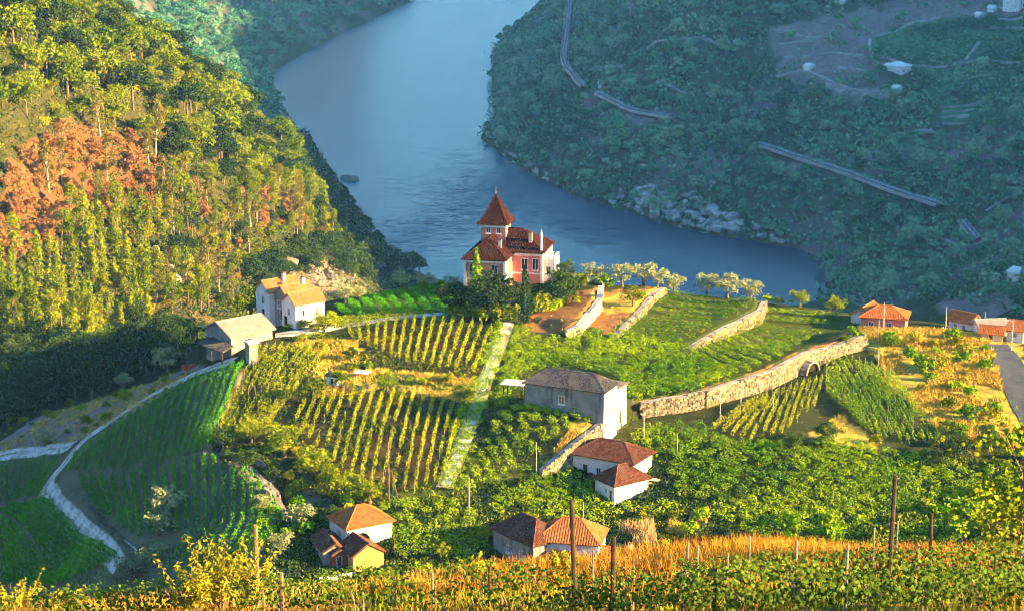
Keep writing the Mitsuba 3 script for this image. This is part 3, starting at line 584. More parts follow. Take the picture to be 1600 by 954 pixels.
# ------------------------------------------------------------------ building kit
def tilemat(name, a, b, c):
    def fn(p, n, uv):
        t = cell_rand(p.x * 3.1, p.y * 3.1, p.z * 4.5); w = fbm(p.x * .7, p.y * .7, p.z * .7, 3)
        col = mix(a, b, smoothstep(.2, .8, .55 * t + .45 * w))
        return mix(col, V3(c), smoothstep(.55, .8, noise(p.x * 1.1 + 5, p.y * 1.1, p.z * 1.1)) * .6)
    scene[name] = {'type': 'twosided', 'bsdf': {'type': 'diffuse', 'reflectance': proc(fn)}}
tilemat('tile_orange', (.40,.11,.03), (.56,.20,.055), (.42,.20,.10))
tilemat('tile_brown', (.11,.042,.026), (.21,.085,.05), (.18,.11,.08))
tilemat('tile_gold', (.42,.15,.045), (.58,.26,.09), (.40,.24,.13))
tilemat('tile_villa', (.033,.011,.008), (.066,.023,.015), (.07,.04,.03))
tilemat('tile_slate', (.055,.052,.056), (.13,.125,.12), (.17,.15,.12))
tilemat('tile_pale', (.40,.33,.25), (.55,.46,.36), (.33,.29,.24))
def plaster(name, a, b, streak=.35):
    def fn(p, n, uv):
        t = fbm(p.x * .8, p.y * .8, p.z * .8, 3); s = noise(p.x * 2.6, p.y * 2.6, p.z * .35)
        return mix(a, b, dr.clip(smoothstep(.4, .75, t) * .6 + streak * smoothstep(.55, .85, s), 0, 1))
    scene[name] = {'type': 'twosided', 'bsdf': {'type': 'diffuse', 'reflectance': proc(fn)}}
plaster('wall_white', (.80,.78,.73), (.60,.56,.48)); plaster('wall_pink', (.58,.23,.18), (.44,.18,.14)); plaster('wall_cream', (.66,.58,.42), (.50,.41,.28), .6)
plaster('wall_grey', (.34,.325,.30), (.17,.16,.15), .8); plaster('wall_ochre', (.56,.34,.10), (.42,.25,.09)); plaster('wall_red', (.46,.10,.06), (.36,.09,.06)); plaster('trim_white', (.80,.78,.74), (.72,.69,.63), .2)

def lane_fn(p, n, uv):
    w = uv.x + .10 * (noise(p.x * .7, p.y * .7, 3) - .5) + .05 * (noise(p.x * 3, p.y * 3) - .5); c = dr.abs(w - .5)
    t = fbm(p.x * .8, p.y * .8, 0, 4)
    col = mix((.42,.38,.32), (.68,.63,.56), smoothstep(.3, .7, t))
    col = mix(col, V3((.76,.72,.66)), smoothstep(.06, .0, dr.abs(c - .24)) * .7)
    green = dr.maximum(smoothstep(.09, .03, c) * smoothstep(.35, .6, noise(p.x * .5, p.y * .5, 9)), smoothstep(.42, .49, c))
    return mix(col, mix((.10,.12,.03), (.26,.22,.10), noise(p.x * 4, p.y * 4)), green * .85)
scene['dust'] = {'type': 'twosided', 'bsdf': {'type': 'diffuse', 'reflectance': proc(lane_fn)}}
solid('asphalt', (.045,.048,.055), (.085,.088,.09), .6, 8)
def masonry(p, n, uv):
    t = cell_rand(p.x * 2.6 + p.y * 1.9, p.z * 3.2, 3); f = fbm(p.x * 2.5, p.y * 2.5, p.z * 2.5, 3)
    return mix(mix((.09,.075,.055), (.46,.38,.27), smoothstep(.1, .9, .6 * t + .4 * f)), V3((.16,.17,.06)), smoothstep(.62, .8, noise(p.x * .5, p.y * .5, p.z * .8)) * .7)
scene['wall_stone'] = {'type': 'twosided', 'bsdf': {'type': 'diffuse', 'reflectance': proc(masonry)}}
solid('stone_dark', (.22,.19,.16), (.40,.35,.29), .5, 3.0)
solid('wood_dark', (.035,.024,.018), (.085,.055,.035), 3, 20); solid('wood_post', (.20,.11,.05), (.40,.24,.11), 3, 18); solid('concrete', (.36,.35,.33), (.52,.50,.46), 1, 6); solid('ballast', (.07,.065,.07), (.14,.13,.13), .6, 3)
solid('unlit_hole_rubber', (.012,.011,.010), (.022,.020,.018), 1, 4); solid('metal_red', (.45,.05,.03), (.55,.08,.04), 1, 4, .5)  # near-black paints the unlit inside of holes; also tyre rubber
scene['glass_dark'] = {'type': 'principled', 'base_color': rgb(.03, .035, .04), 'roughness': .08, 'specular': .6}
scene['steel'] = {'type': 'principled', 'base_color': rgb(.45, .45, .46), 'roughness': .35, 'metallic': .9}

BF = np.array([[0,2,3],[0,3,1],[4,5,7],[4,7,6],[0,1,5],[0,5,4],[2,6,7],[2,7,3],[0,4,6],[0,6,2],[1,3,7],[1,7,5]])
def box(x0, x1, y0, y1, z0, z1):
    return np.array([[x, y, z] for z in (z0, z1) for y in (y0, y1) for x in (x0, x1)], float), BF
def mat(P, deg):
    a = math.radians(deg); M = np.eye(4); M[:2, :2] = [[math.cos(a), -math.sin(a)], [math.sin(a), math.cos(a)]]; M[:3, 3] = P; return M
def side_map(side, x0, x1, y0, y1):
    """maps (along, inward, z) of a wall to the box x0..x1, y0..y1"""
    return {'f': lambda v: np.stack([x0 + v[:, 0], y0 + v[:, 1], v[:, 2]], -1), 'b': lambda v: np.stack([x1 - v[:, 0], y1 - v[:, 1], v[:, 2]], -1),
            'l': lambda v: np.stack([x0 + v[:, 1], y1 - v[:, 0], v[:, 2]], -1), 'r': lambda v: np.stack([x1 - v[:, 1], y0 + v[:, 0], v[:, 2]], -1)}[side]
def shell(k, M, x0, x1, y0, y1, z0, z1, wallmat, openings=(), t=.3, frame='trim_white', name='wall', foot=2.0):
    """four walls with real openings (side, centre along, sill, width, height, kind); kinds: window, door, hole"""
    parts = []
    for side in 'fblr':
        L = (x1 - x0) if side in 'fb' else (y1 - y0); a0, a1 = (0, L) if side in 'fb' else (t, L - t)
        f = side_map(side, x0, x1, y0, y1)
        ops = [(o[1] - o[3] / 2, o[1] + o[3] / 2, z0 + o[2], z0 + o[2] + o[4], o[5] if len(o) > 5 else 'window') for o in openings if o[0] == side]
        us = sorted({a0, a1, *[u for o in ops for u in o[:2]]}); zs = sorted({z0 - foot, z1, *[z for o in ops for z in o[2:4]]})
        for u0, u1 in zip(us, us[1:]):
            run = None
            for w0, w1 in zip(zs, zs[1:]):
                hole = any(o[0] - 1e-6 < (u0 + u1) / 2 < o[1] + 1e-6 and o[2] < (w0 + w1) / 2 < o[3] for o in ops)
                if hole:
                    if run: parts.append((f(box(u0, u1, 0, t, *run)[0]), BF)); run = None
                else: run = (run[0] if run else w0, w1)
            if run: parts.append((f(box(u0, u1, 0, t, *run)[0]), BF))
        for u0, u1, w0, w1, kind in ops:
            fw = .10; wd = key('door' if kind == 'door' else 'window', k)
            fr = join([(f(box(a, b, .04, .16, c, d)[0]), BF) for a, b, c, d in ((u0, u0 + fw, w0, w1), (u1 - fw, u1, w0, w1), (u0 + fw, u1 - fw, w1 - fw, w1), (u0 + fw, u1 - fw, w0, w0 + fw))] +
                      ([(f(box((u0 + u1) / 2 - .035, (u0 + u1) / 2 + .035, .06, .15, w0 + fw, w1 - fw)[0]), BF), (f(box(u0 - .08, u1 + .08, -.08, .1, w0 - .12, w0 - .002)[0]), BF)] if kind == 'window' else []))
            scene[wd] = mikit.ply((fr[0] @ M[:3, :3].T + M[:3, 3], fr[1]), frame if kind != 'hole' else 'stone_dark')
            put('panel' if kind == 'door' else 'pane', (f(box(u0 + fw / 2, u1 - fw / 2, .17, .21, w0 + fw / 2, w1 - fw / 2)[0]), BF), 'wood_dark' if kind == 'door' else 'unlit_hole_rubber' if kind == 'hole' else 'glass_dark', wd, M=M)  # a hole gets a near-black sheet painted as its unlit inside
    return put(name, join(parts), wallmat, k, M=M)
def facet(poly, thick=.14, step=.26, rib=.07):
    """a roof slope: poly[0]->poly[1] is the eave; slab and cover-tile ribs running up the slope"""
    p = np.asarray(poly, float); u = p[1] - p[0]; u = u / np.linalg.norm(u)
    n = np.cross(u, p[2] - p[0]); n /= np.linalg.norm(n)
    if n[2] < 0: n = -n
    v = np.cross(n, u); v = v if (p[2] - p[0]) @ v > 0 else -v
    q = np.stack([(p - p[0]) @ u, (p - p[0]) @ v], -1)
    N = len(p); top = p; bot = p - n * thick
    slab = (np.vstack([top, bot]), np.array([[0, i, i + 1] for i in range(1, N - 1)] + [[N, N + i + 1, N + i] for i in range(1, N - 1)] + [t for i in range(N) for t in ([i, (i + 1) % N, N + (i + 1) % N], [i, N + (i + 1) % N, N + i])]))
    ribs = []; pg = Polygon(q)
    for s in np.arange(q[:, 0].min() + step / 2, q[:, 0].max(), step):
        seg = pg.intersection(LineString([(s, -50), (s, 50)]))
        if seg.is_empty or seg.length < .15: continue
        (a, b) = np.array(seg.coords)[[0, -1]][:, 1]; a, b = min(a, b), max(a, b)
        prof = np.array([[-.085, 0], [-.05, rib], [.05, rib], [.085, 0]])
        ring = lambda vv: np.array([p[0] + u * (s + w * step / .26) + v * vv + n * (h + .004) for w, h in prof])
        V = np.vstack([ring(a - .04), ring(b)])
        ribs.append((V, np.array([[0, 1, 5], [0, 5, 4], [1, 2, 6], [1, 6, 5], [2, 3, 7], [2, 7, 6], [0, 3, 2], [0, 2, 1]])))
    return slab, ribs
def roof(k, M, polys, tmat, ridges=(), step=.26, name='roof'):
    S, R = [], []
    for p in polys:
        s, r = facet(p, step=step); S.append(s); R += r
    rk = put(name, join(S), tmat, k, M=M)
    put('tiles', join(R + [tube(r, .12, 5) for r in ridges]), tmat, rk, M=M, kind='stuff')
    return rk
def hip(x0, x1, y0, y1, z, h, o=.45, ridge=None):
    a, b, c, d = [np.array(q, float) for q in ((x0 - o, y0 - o, z), (x1 + o, y0 - o, z), (x1 + o, y1 + o, z), (x0 - o, y1 + o, z))]
    Lx, Ly = x1 - x0, y1 - y0
    if Lx >= Ly: r0, r1 = np.array([x0 + Ly / 2, (y0 + y1) / 2, z + h]), np.array([x1 - Ly / 2 + 1e-3, (y0 + y1) / 2, z + h]); P_ = [[a, b, r1, r0], [b, c, r1], [c, d, r0, r1], [d, a, r0]]; E = [[r0, r1], [a, r0], [d, r0], [b, r1], [c, r1]]
    else: r0, r1 = np.array([(x0 + x1) / 2, y0 + Lx / 2, z + h]), np.array([(x0 + x1) / 2, y1 - Lx / 2 + 1e-3, z + h]); P_ = [[a, b, r0], [b, c, r1, r0], [c, d, r1], [d, a, r0, r1]]; E = [[r0, r1], [a, r0], [b, r0], [c, r1], [d, r1]]
    return P_, [e for e in E if np.linalg.norm(e[0] - e[1]) > .1]
def gable(x0, x1, y0, y1, z, h, axis='x', o=.35):
    """ridge along axis"""
    if axis == 'x':
        m = (y0 + y1) / 2; a, b, c, d, r0, r1 = [np.array(q, float) for q in ((x0 - o, y0 - o, z - h * o / (m - y0)), (x1 + o, y0 - o, z - h * o / (m - y0)), (x1 + o, y1 + o, z - h * o / (m - y0)), (x0 - o, y1 + o, z - h * o / (m - y0)), (x0 - o, m, z + h), (x1 + o, m, z + h))]
        return [[a, b, r1, r0], [c, d, r0, r1]], [[r0, r1]]
    m = (x0 + x1) / 2; dz = h * o / (m - x0)
    a, b, c, d, r0, r1 = [np.array(q, float) for q in ((x0 - o, y0 - o, z - dz), (x1 + o, y0 - o, z - dz), (x1 + o, y1 + o, z - dz), (x0 - o, y1 + o, z - dz), (m, y0 - o, z + h), (m, y1 + o, z + h))]
    return [[b, c, r1, r0], [d, a, r0, r1]], [[r0, r1]]
def gable_wall(k, M, x0, x1, y0, y1, z, h, axis, m_, t=.3):
    for s in (0, 1):
        if axis == 'x':
            xa = x0 if s == 0 else x1 - t; v = [[xa, y0, z], [xa, y1, z], [xa, (y0 + y1) / 2, z + h - .16]]; sh = [t, 0, 0]
        else:
            ya = y0 if s == 0 else y1 - t; v = [[x0, ya, z], [x1, ya, z], [(x0 + x1) / 2, ya, z + h - .16]]; sh = [0, t, 0]
        v = np.array(v); out = put('gable', (np.vstack([v, v + sh]), np.array([[0, 1, 2], [3, 5, 4], [0, 3, 4], [0, 4, 1], [1, 4, 5], [1, 5, 2], [2, 5, 3], [2, 3, 0]])), m_, k, M=M)
    return out
def corner(px, py, phi, dz=0.0, Y=None):
    """frame at the near corner: x runs along the right-hand face, y along the left-hand face"""
    q = hit(px, py) if Y is None else at(px, py, Y)
    return mat(q + np.array([0, 0, dz]), phi)
def chimney(k, M, x, y, z0, z1, w=.5, m_='trim_white', cap='tile_brown'):
    c = put('chimney', box(x - w / 2, x + w / 2, y - w / 2, y + w / 2, z0, z1), m_, k, M=M)
    put('cap', box(x - w / 2 - .08, x + w / 2 + .08, y - w / 2 - .08, y + w / 2 + .08, z1 + .004, z1 + .14), cap, c, M=M)
def bld(name, label, cat='house', group=None): return thing(name, label, cat, group)
def simple_house(name, label, px, py, phi, a, b, H, h, wallm, roofm, kind='hip', ops=(), dz=0, step=.26, cat='house', group=None, ridge='y', Y=None, o=.4):
    """a = length of the left-hand face (y), b = of the right-hand face (x)"""
    k = bld(name, label, cat, group); M = corner(px, py, phi, dz, Y)
    shell(k, M, 0, b, 0, a, 0, H, wallm, ops)
    if kind == 'hip': P_, E = hip(0, b, 0, a, H + .16, h, o)
    else:
        P_, E = gable(0, b, 0, a, H + .16, h, ridge, o); gable_wall(k, M, 0, b, 0, a, H + .003, h, ridge, wallm)
    roof(k, M, P_, roofm, E, step)
    return k, M

# ------------------------------------------------------------------ the pink villa on the knoll
k = bld('villa', 'pink villa with steep red pyramid tower and white trim on the knoll above the river', 'house')
M = mat(hit(727, 462) * [1, 1, 0] + [0, 0, float(ground(*hit(760, 462)[:2])) - .5], -12)
shell(k, M, 0, 6.6, 0, 5, 0, 6.0, 'wall_pink', [('f', 1.2, 3.4, 1.2, 1.9), ('f', 4.9, 3.4, 1.2, 1.9), ('f', 1.2, .6, 1.1, 1.8), ('f', 4.9, .6, 1.1, 1.8), ('r', 2.4, 3.4, 1.1, 1.9)], name='wing_wall')
shell(k, M, .4, 11.8, 5.01, 13, 0, 6.4, 'wall_pink', [('f', 8.5, 3.5, 1.2, 2.0), ('f', 10.3, 3.5, 1.1, 2.0), ('f', 8.5, .5, 1.1, 2.0), ('r', 3.5, 3.5, 1.2, 2.0), ('r', 6, 3.5, 1.2, 2.0), ('l', 4, 3.5, 1.2, 2.0)], name='main_wall')
shell(k, M, 1.2, 5.4, 6.5, 10.7, 6.4, 10.6, 'wall_pink', [('f', 1.2, 2.7, .8, 1.4), ('f', 3.0, 2.7, .8, 1.4), ('r', 2.1, 2.7, .8, 1.4)], name='tower_wall', foot=0)
shell(k, M, 11.81, 13.9, 5.6, 9.4, 0, 5.0, 'wall_white', [('f', 1.0, 2.6, .9, 1.6), ('r', 1.9, 2.6, .9, 1.6)], name='annex_wall')
put('annex_wall_parapet', join([box(11.81, 13.9, 5.6, 9.4, 5.003, 5.3)] + [box(x, x + .38, y, y + .38, 5.3, 5.85) for x in (11.82, 12.66, 13.5) for y in (5.62, 6.6, 7.5, 8.4, 9.0) if x != 12.66 or y in (5.62, 9.0)]), 'trim_white', k, M=M)
P_, E = hip(0, 6.6, 0, 9.2, 6.16, 2.9, .55); roof(k, M, P_, 'tile_villa', E, name='wing_roof')
P_, E = hip(.4, 11.8, 5.01, 13, 6.56, 3.1, .55); roof(k, M, P_, 'tile_villa', E, name='main_roof')
z = 10.7; a_, b_, c_, d_ = [np.array(q, float) for q in ((.6, 5.9, z), (6.0, 5.9, z), (6.0, 11.3, z), (.6, 11.3, z))]; e_, f_, g_, h_ = [np.array(q, float) for q in ((1.5, 6.8, z + 1.1), (5.1, 6.8, z + 1.1), (5.1, 10.4, z + 1.1), (1.5, 10.4, z + 1.1))]; ap = np.array([3.3, 8.6, z + 4.7])
roof(k, M, [[a_, b_, f_, e_], [b_, c_, g_, f_], [c_, d_, h_, g_], [d_, a_, e_, h_], [e_, f_, ap], [f_, g_, ap], [g_, h_, ap], [h_, e_, ap]], 'tile_villa', [[e_, ap], [f_, ap], [g_, ap], [h_, ap], [a_, e_], [b_, f_], [c_, g_], [d_, h_]], name='tower_roof')
put('finial', tube([ap, ap + [0, 0, .5], ap + [0, 0, 1.2]], [.12, .07, .02], 6), 'steel', k, M=M)
pil = lambda x, y, z1, w=.42: box(x - w / 2, x + w / 2, y - w / 2, y + w / 2, -1.5, z1)
for x, y, z1 in ((-.02, -.02, 5.97), (6.62, -.02, 5.97), (6.62, 4.7, 5.97), (11.82, 4.99, 6.37), (11.82, 13.02, 6.37)): put('corner_pilaster', pil(x, y, z1), 'trim_white', k, M=M)
put('cornice', join([box(-.14, 6.74, -.14, -.002, 5.6, 5.95), box(6.602, 6.74, 0, 4.9, 5.6, 5.95), box(6.75, 11.95, 4.86, 5.0, 5.95, 6.35), box(11.802, 11.94, 5.01, 13, 5.95, 6.35)]), 'trim_white', k, M=M)
put('string_course', join([box(-.07, 6.67, -.08, -.003, 2.75, 3.0), box(6.603, 6.68, 0, 4.9, 2.75, 3.0), box(6.7, 11.9, 4.92, 5.0, 2.85, 3.1)]), 'trim_white', k, M=M)
put('tower_cornice', join([box(1.08, 5.52, 6.38, 6.497, 10.15, 10.65), box(5.403, 5.52, 6.5, 10.8, 10.15, 10.65), box(1.08, 1.197, 6.5, 10.8, 10.15, 10.65)]), 'trim_white', k, M=M)
chimney(k, M, 9.6, 6.6, 6.9, 9.6, .55, 'wall_cream'); chimney(k, M, 5.2, 3.0, 6.9, 8.9, .5, 'wall_cream')
put('pinnacle', tube([[11.7, 5.1, 6.4], [11.7, 5.1, 9.0], [11.7, 5.1, 9.3], [11.7, 5.1, 10.4]], [.24, .2, .3, .03], 8), 'trim_white', k, M=M)

# ------------------------------------------------------------------ farm buildings left of the knoll
k = bld('gabled_farmhouse', 'white farmhouse with three parallel golden tiled gables left of the knoll', 'house')
M = corner(462, 514, 38, -.2)
shell(k, M, 0, 5.4, 0, 3.9, 0, 3.9, 'wall_white', [('l', 2.0, 1.9, .8, 1.3), ('f', 1.4, 1.9, .8, 1.2), ('f', 4.0, 1.9, .8, 1.2), ('l', 1.0, .2, 1.0, 1.6, 'hole')], name='wall')
shell(k, M, 1.0, 6.0, 3.91, 7.6, 0, 4.2, 'wall_grey', [('l', 1.2, 2.1, .9, 1.3), ('l', 2.6, 2.1, .8, 1.2), ('l', 1.8, .2, 1.0, 1.9, 'door')], name='middle_wall')
shell(k, M, 0, 6.0, 7.61, 11.6, 0, 4.4, 'wall_white', [('l', 2.0, 2.2, 1.0, 1.4), ('l', 2.0, .3, .9, 1.3, 'hole')], name='far_wall')
for (x0, x1, y0, y1, z) in ((0, 5.4, 0, 3.9, 3.9), (1.0, 6.0, 3.91, 7.6, 4.2), (0, 6.0, 7.61, 11.6, 4.4)):
    gable_wall(k, M, x0, x1, y0, y1, z + .003, 1.5, 'x', 'wall_white' if x0 == 0 else 'wall_grey'); P_, E = gable(x0, x1, y0, y1, z + .16, 1.5, 'x', .22); roof(k, M, P_, 'tile_gold', E)
chimney(k, M, 5.0, 5.6, 5.2, 6.6, .5); chimney(k, M, 3.6, 9.0, 5.2, 6.9, .5)
simple_house('stone_barn', 'grey stone barn with a wide pale roof below the gabled farmhouse', 362, 556, 40, 7.2, 7.4, 3.0, 1.5, 'wall_grey', 'tile_pale', 'gable', [('l', 2.1, 1.7, 1.0, .4, 'hole'), ('l', 5.0, 1.7, 1.0, .4, 'hole'), ('f', 3, .2, 1.6, 2.1, 'door')], cat='barn', ridge='x')
k = bld('lean_to', 'low dark lean-to shelter on posts in front of the grey stone barn', 'shelter'); M = corner(352, 568, 40, 0)
roof(k, M, [[np.array(q, float) for q in ((-.5, 0, 1.8), (-.5, 7, 1.8), (1.6, 7, 2.5), (1.6, 0, 2.5))]], 'tile_slate')
for y in (.4, 3.4, 6.6): put('post', box(-.3, -.14, y, y + .16, -1, 1.72), 'wood_dark', k, M=M)
k = bld('gatepost', 'tall square stone gatepost beside the grey stone barn', 'post'); M = corner(394, 566, 30)
put('shaft', box(-.7, .7, -.7, .7, -1, 3.0), 'stone_dark', k, M=M); put('cap', box(-.85, .85, -.85, .85, 3.003, 3.25), 'concrete', k, M=M)
k = bld('farm_trailer', 'small red farm trailer parked by the pale lane below the barn', 'trailer'); M = corner(288, 583, 30)
put('bed', join([box(0, 1.9, 0, 1.1, .55, .7), box(0, 1.9, 0, .06, .703, 1.1), box(0, 1.9, 1.04, 1.1, .703, 1.1), box(0, .06, .063, 1.037, .703, 1.1), box(1.84, 1.9, .063, 1.037, .703, 1.1)]), 'metal_red', k, M=M)
for y in (-.16, 1.12):
    w_ = trimesh.creation.cylinder(.36, .15, sections=18); w_.apply_transform(trimesh.transformations.rotation_matrix(math.pi / 2, [1, 0, 0])); w_.apply_translation([.95, y + .07, .36]); put('wheel', (w_.vertices, w_.faces), 'unlit_hole_rubber', k, M=M)
put('drawbar', tube([[1.9, .55, .62], [3.1, .55, .5]], [.05, .04], 5), 'wood_dark', k, M=M)

# ------------------------------------------------------------------ the slate-roofed winery and the houses below the long wall
k = bld('winery', 'large two-storey winery with grey slate hip roof and sunlit pale end wall', 'building')
M = corner(943, 662, 66, 0, Y=265.4)
shell(k, M, 0, 4.8, 0, 11.6, 0, 4.3, 'wall_grey', [('l', 5.4, 2.0, 1.0, 1.3), ('f', 1.3, 2.7, .7, .9), ('f', 3.3, 2.7, .7, .9), ('f', 1.3, .3, .8, 1.4), ('f', 3.3, .3, .8, 1.4)], foot=3.5)
put('end_plaster', join([box(-.03, .85, -.05, -.003, -3.3, 4.25), box(1.75, 2.85, -.05, -.003, -3.3, 4.25), box(3.75, 4.83, -.05, -.003, -3.3, 4.25)] + [box(a, a + b, -.05, -.003, c, d) for a, b in ((.85, .9), (2.85, .9)) for c, d in ((-3.3, .15), (1.75, 2.55), (3.65, 4.25))]), 'wall_white', k, M=M)
P_, E = hip(0, 4.8, 0, 11.6, 4.46, 1.7, .35); roof(k, M, P_, 'tile_slate', E)
shell(k, M, 4.81, 9.6, .3, 7.0, -2.4, 3.1, 'wall_cream', [('f', 1.2, 3.7, .7, 1.0), ('f', 3.6, 4.1, .7, 1.0), ('f', 3.2, 2.6, .5, .6), ('f', 2.6, .3, .8, 2.0, 'door'), ('f', 1.6, .3, .7, 2.0, 'door')], foot=2.5, name='annex_wall')
roof(k, M, [[np.array(q, float) for q in ((9.9, .0, 3.25), (9.9, 7.2, 3.25), (4.82, 7.2, 3.7), (4.82, .0, 3.7))]], 'tile_slate', name='annex_roof')
simple_house('long_cottage', 'long low cottage with dark brown tiled roof right behind the small white cottage', 989, 762, 60, 9.2, 5.6, 3.2, 1.8, 'wall_white', 'tile_brown', 'hip', [('l', 2.0, .2, .9, 2.0, 'door'), ('l', 4.0, 1.0, .8, 1.0), ('l', 6.0, 1.0, .8, 1.0), ('l', 7.6, .2, .9, 2.0, 'door'), ('f', 3.8, 1.2, .7, 1.2)])
k, M = simple_house('white_cottage', 'small bright white cottage with brown pyramid hip roof and low white side wall', 960, 789, 35, 4.2, 5.6, 2.5, 1.9, 'wall_white', 'tile_brown', 'hip', [('l', 2.3, 1.1, .6, .8), ('l', 3.3, .2, .7, 1.7, 'door')])
shell(k, M, 5.61, 8.0, .6, 3.6, 0, 1.6, 'wall_white', [('f', .6, .5, .5, .6, 'hole')], name='side_wall'); roof(k, M, [[np.array(q, float) for q in ((8.3, .3, 1.7), (8.3, 3.8, 1.7), (5.62, 3.8, 2.4), (5.62, .3, 2.4))]], 'tile_pale', name='side_roof')
k = bld('garden_wall', 'low white garden wall running right from the small white cottage', 'wall'); put('wall', box(8.6, 12.4, 1.2, 1.5, -1, 1.1), 'wall_white', k, M=M); put('coping', box(8.55, 12.45, 1.15, 1.55, 1.103, 1.2), 'concrete', k, M=M)
# bottom left group
k, M = simple_house('arched_cottage', 'white cottage with bright orange hip roof and an arched porch', 543, 862, 30, 5.2, 6.3, 2.9, 1.9, 'wall_white', 'tile_orange', 'hip', [('f', 1.9, .9, 2.6, 1.3, 'hole'), ('f', 5.1, 1.3, .5, .6), ('l', 2.6, 1.2, .8, 1.1)])
ar = [[.55 + 2.7 * (1 - math.cos(t)) / 2, -.12, .9 + 1.5 * math.sin(t)] for t in np.linspace(0, math.pi, 13)]; put('porch_arch', tube(ar, .14, 6), 'trim_white', k, M=M)
simple_house('ochre_barn', 'ochre gabled barn with dark brown roof in front of the arched cottage', 552, 896, 30, 4.2, 4.2, 2.2, 1.3, 'wall_ochre', 'tile_brown', 'gable', [('l', 2.1, .2, 1.2, 1.7, 'door')], cat='barn', ridge='y', o=.25)
simple_house('tool_shed', 'long dark-roofed shed beside the small red hut at the bottom left', 506, 885, 20, 5.6, 3.0, 1.9, .9, 'wall_grey', 'tile_brown', 'gable', [('l', 2.5, .3, .8, 1.4, 'door')], cat='shed', ridge='y', o=.25)
simple_house('red_hut', 'tiny red hut between the dark-roofed shed and the ochre barn', 520, 888, 25, 2.0, 1.9, 1.7, .55, 'wall_red', 'tile_brown', 'gable', [('f', .9, .1, .8, 1.4, 'door')], cat='shed', ridge='y', o=.2)
k = bld('yard_wall', 'pale rendered yard wall in front of the ochre barn', 'wall'); a, b = hit(500, 915), hit(556, 902); d = b - a; M = mat(a, math.degrees(math.atan2(d[1], d[0]))); L = float(np.hypot(*d[:2]))
put('wall', box(0, L, 0, .35, -2.5, .9), 'concrete', k, M=M); put('coping', box(-.05, L + .05, -.05, .4, .903, 1.0), 'trim_white', k, M=M)
# bottom middle group
simple_house('stone_house', 'grey stone house with brown hip roof left of the wide orange roof', 833, 898, 38, 8.0, 5.0, 3.6, 2.3, 'wall_grey', 'tile_brown', 'hip', [('l', 3.0, 1.4, .8, 1.1), ('l', 5.6, 1.4, .8, 1.1), ('f', 2.4, 1.3, .8, 1.1)])
k, M = simple_house('orange_roofed_house', 'white house with wide ribbed orange hip roof right of the grey stone house', 934, 893, 78, 7.6, 5.4, 3.4, 2.3, 'wall_white', 'tile_orange', 'hip', [('l', 1.9, 1.2, .7, .9), ('l', 4.1, 1.6, .6, 1.0), ('l', 5.8, .2, .9, 2.0, 'door')], step=.34)
simple_house('low_annex', 'low outbuilding with rust-brown roof in front of the grey stone house', 890, 908, 60, 4.6, 3.2, 1.7, 1.2, 'wall_cream', 'tile_brown', 'hip', [('l', 2.2, .3, .8, 1.3, 'door')], cat='shed')
k, M = simple_house('orange_shed', 'low shed with bright orange roof and chimney among the golden grass', 985, 896, 65, 4.0, 2.6, 1.5, .9, 'wall_cream', 'tile_orange', 'gable', [('l', 2.0, .2, .8, 1.2, 'door')], cat='shed', ridge='y', o=.3)
chimney(k, M, 2.3, 1.0, 1.6, 3.0, .4)
simple_house('slate_hut', 'small grey slate-roofed hut right of the low orange shed', 1055, 893, 60, 1.7, 1.8, 1.5, .6, 'wall_grey', 'tile_slate', 'gable', [('f', .9, .1, .7, 1.3, 'door')], cat='shed', ridge='y', o=.2)
# right-hand skyline
simple_house('pink_bungalow', 'salmon bungalow with orange hip roof on the skyline right of the long wall', 1414, 516, 74, 7.0, 5.0, 2.3, 1.5, 'wall_pink', 'tile_orange', 'hip', [('l', 1.6, .8, .9, 1.0), ('l', 4.4, .8, .9, 1.0)], dz=-.7)
simple_house('back_bungalow', 'low orange-roofed house half hidden behind the salmon bungalow', 1366, 507, 60, 4.0, 4.5, 2.0, 1.2, 'wall_white', 'tile_orange', 'gable', [('l', 2, .7, .8, .9)], ridge='x', dz=-.7)
simple_house('red_gabled_house', 'white house with a small red gable at the right skyline', 1517, 516, 45, 4.2, 2.6, 2.6, 1.1, 'wall_white', 'tile_orange', 'gable', [('l', 1.2, 1.0, .7, 1.0), ('l', 2.8, 1.0, .7, 1.0), ('f', 1.3, 1.0, .6, .9)], ridge='y', dz=-1.4)
simple_house('long_white_house', 'long low white building right of the house with the red gable', 1530, 520, 8, 3.0, 4.6, 2.2, .7, 'wall_white', 'tile_pale', 'gable', [('f', 1.2, .8, .6, .8), ('f', 3.2, .8, .6, .8)], ridge='x', dz=-1.2)
simple_house('roadside_shed', 'orange-roofed shed by the asphalt road below the long white building', 1566, 534, 70, 3.4, 2.0, 1.3, .8, 'wall_cream', 'tile_orange', 'gable', [('l', 1.6, .1, .8, 1.1, 'door')], cat='shed', ridge='y')
simple_house('corner_house', 'orange-roofed white house cut by the right edge of the view', 1598, 536, 60, 2.6, 4.0, 1.9, 1.0, 'wall_white', 'tile_orange', 'gable', [('l', 1.3, .7, .7, .8)], ridge='y')
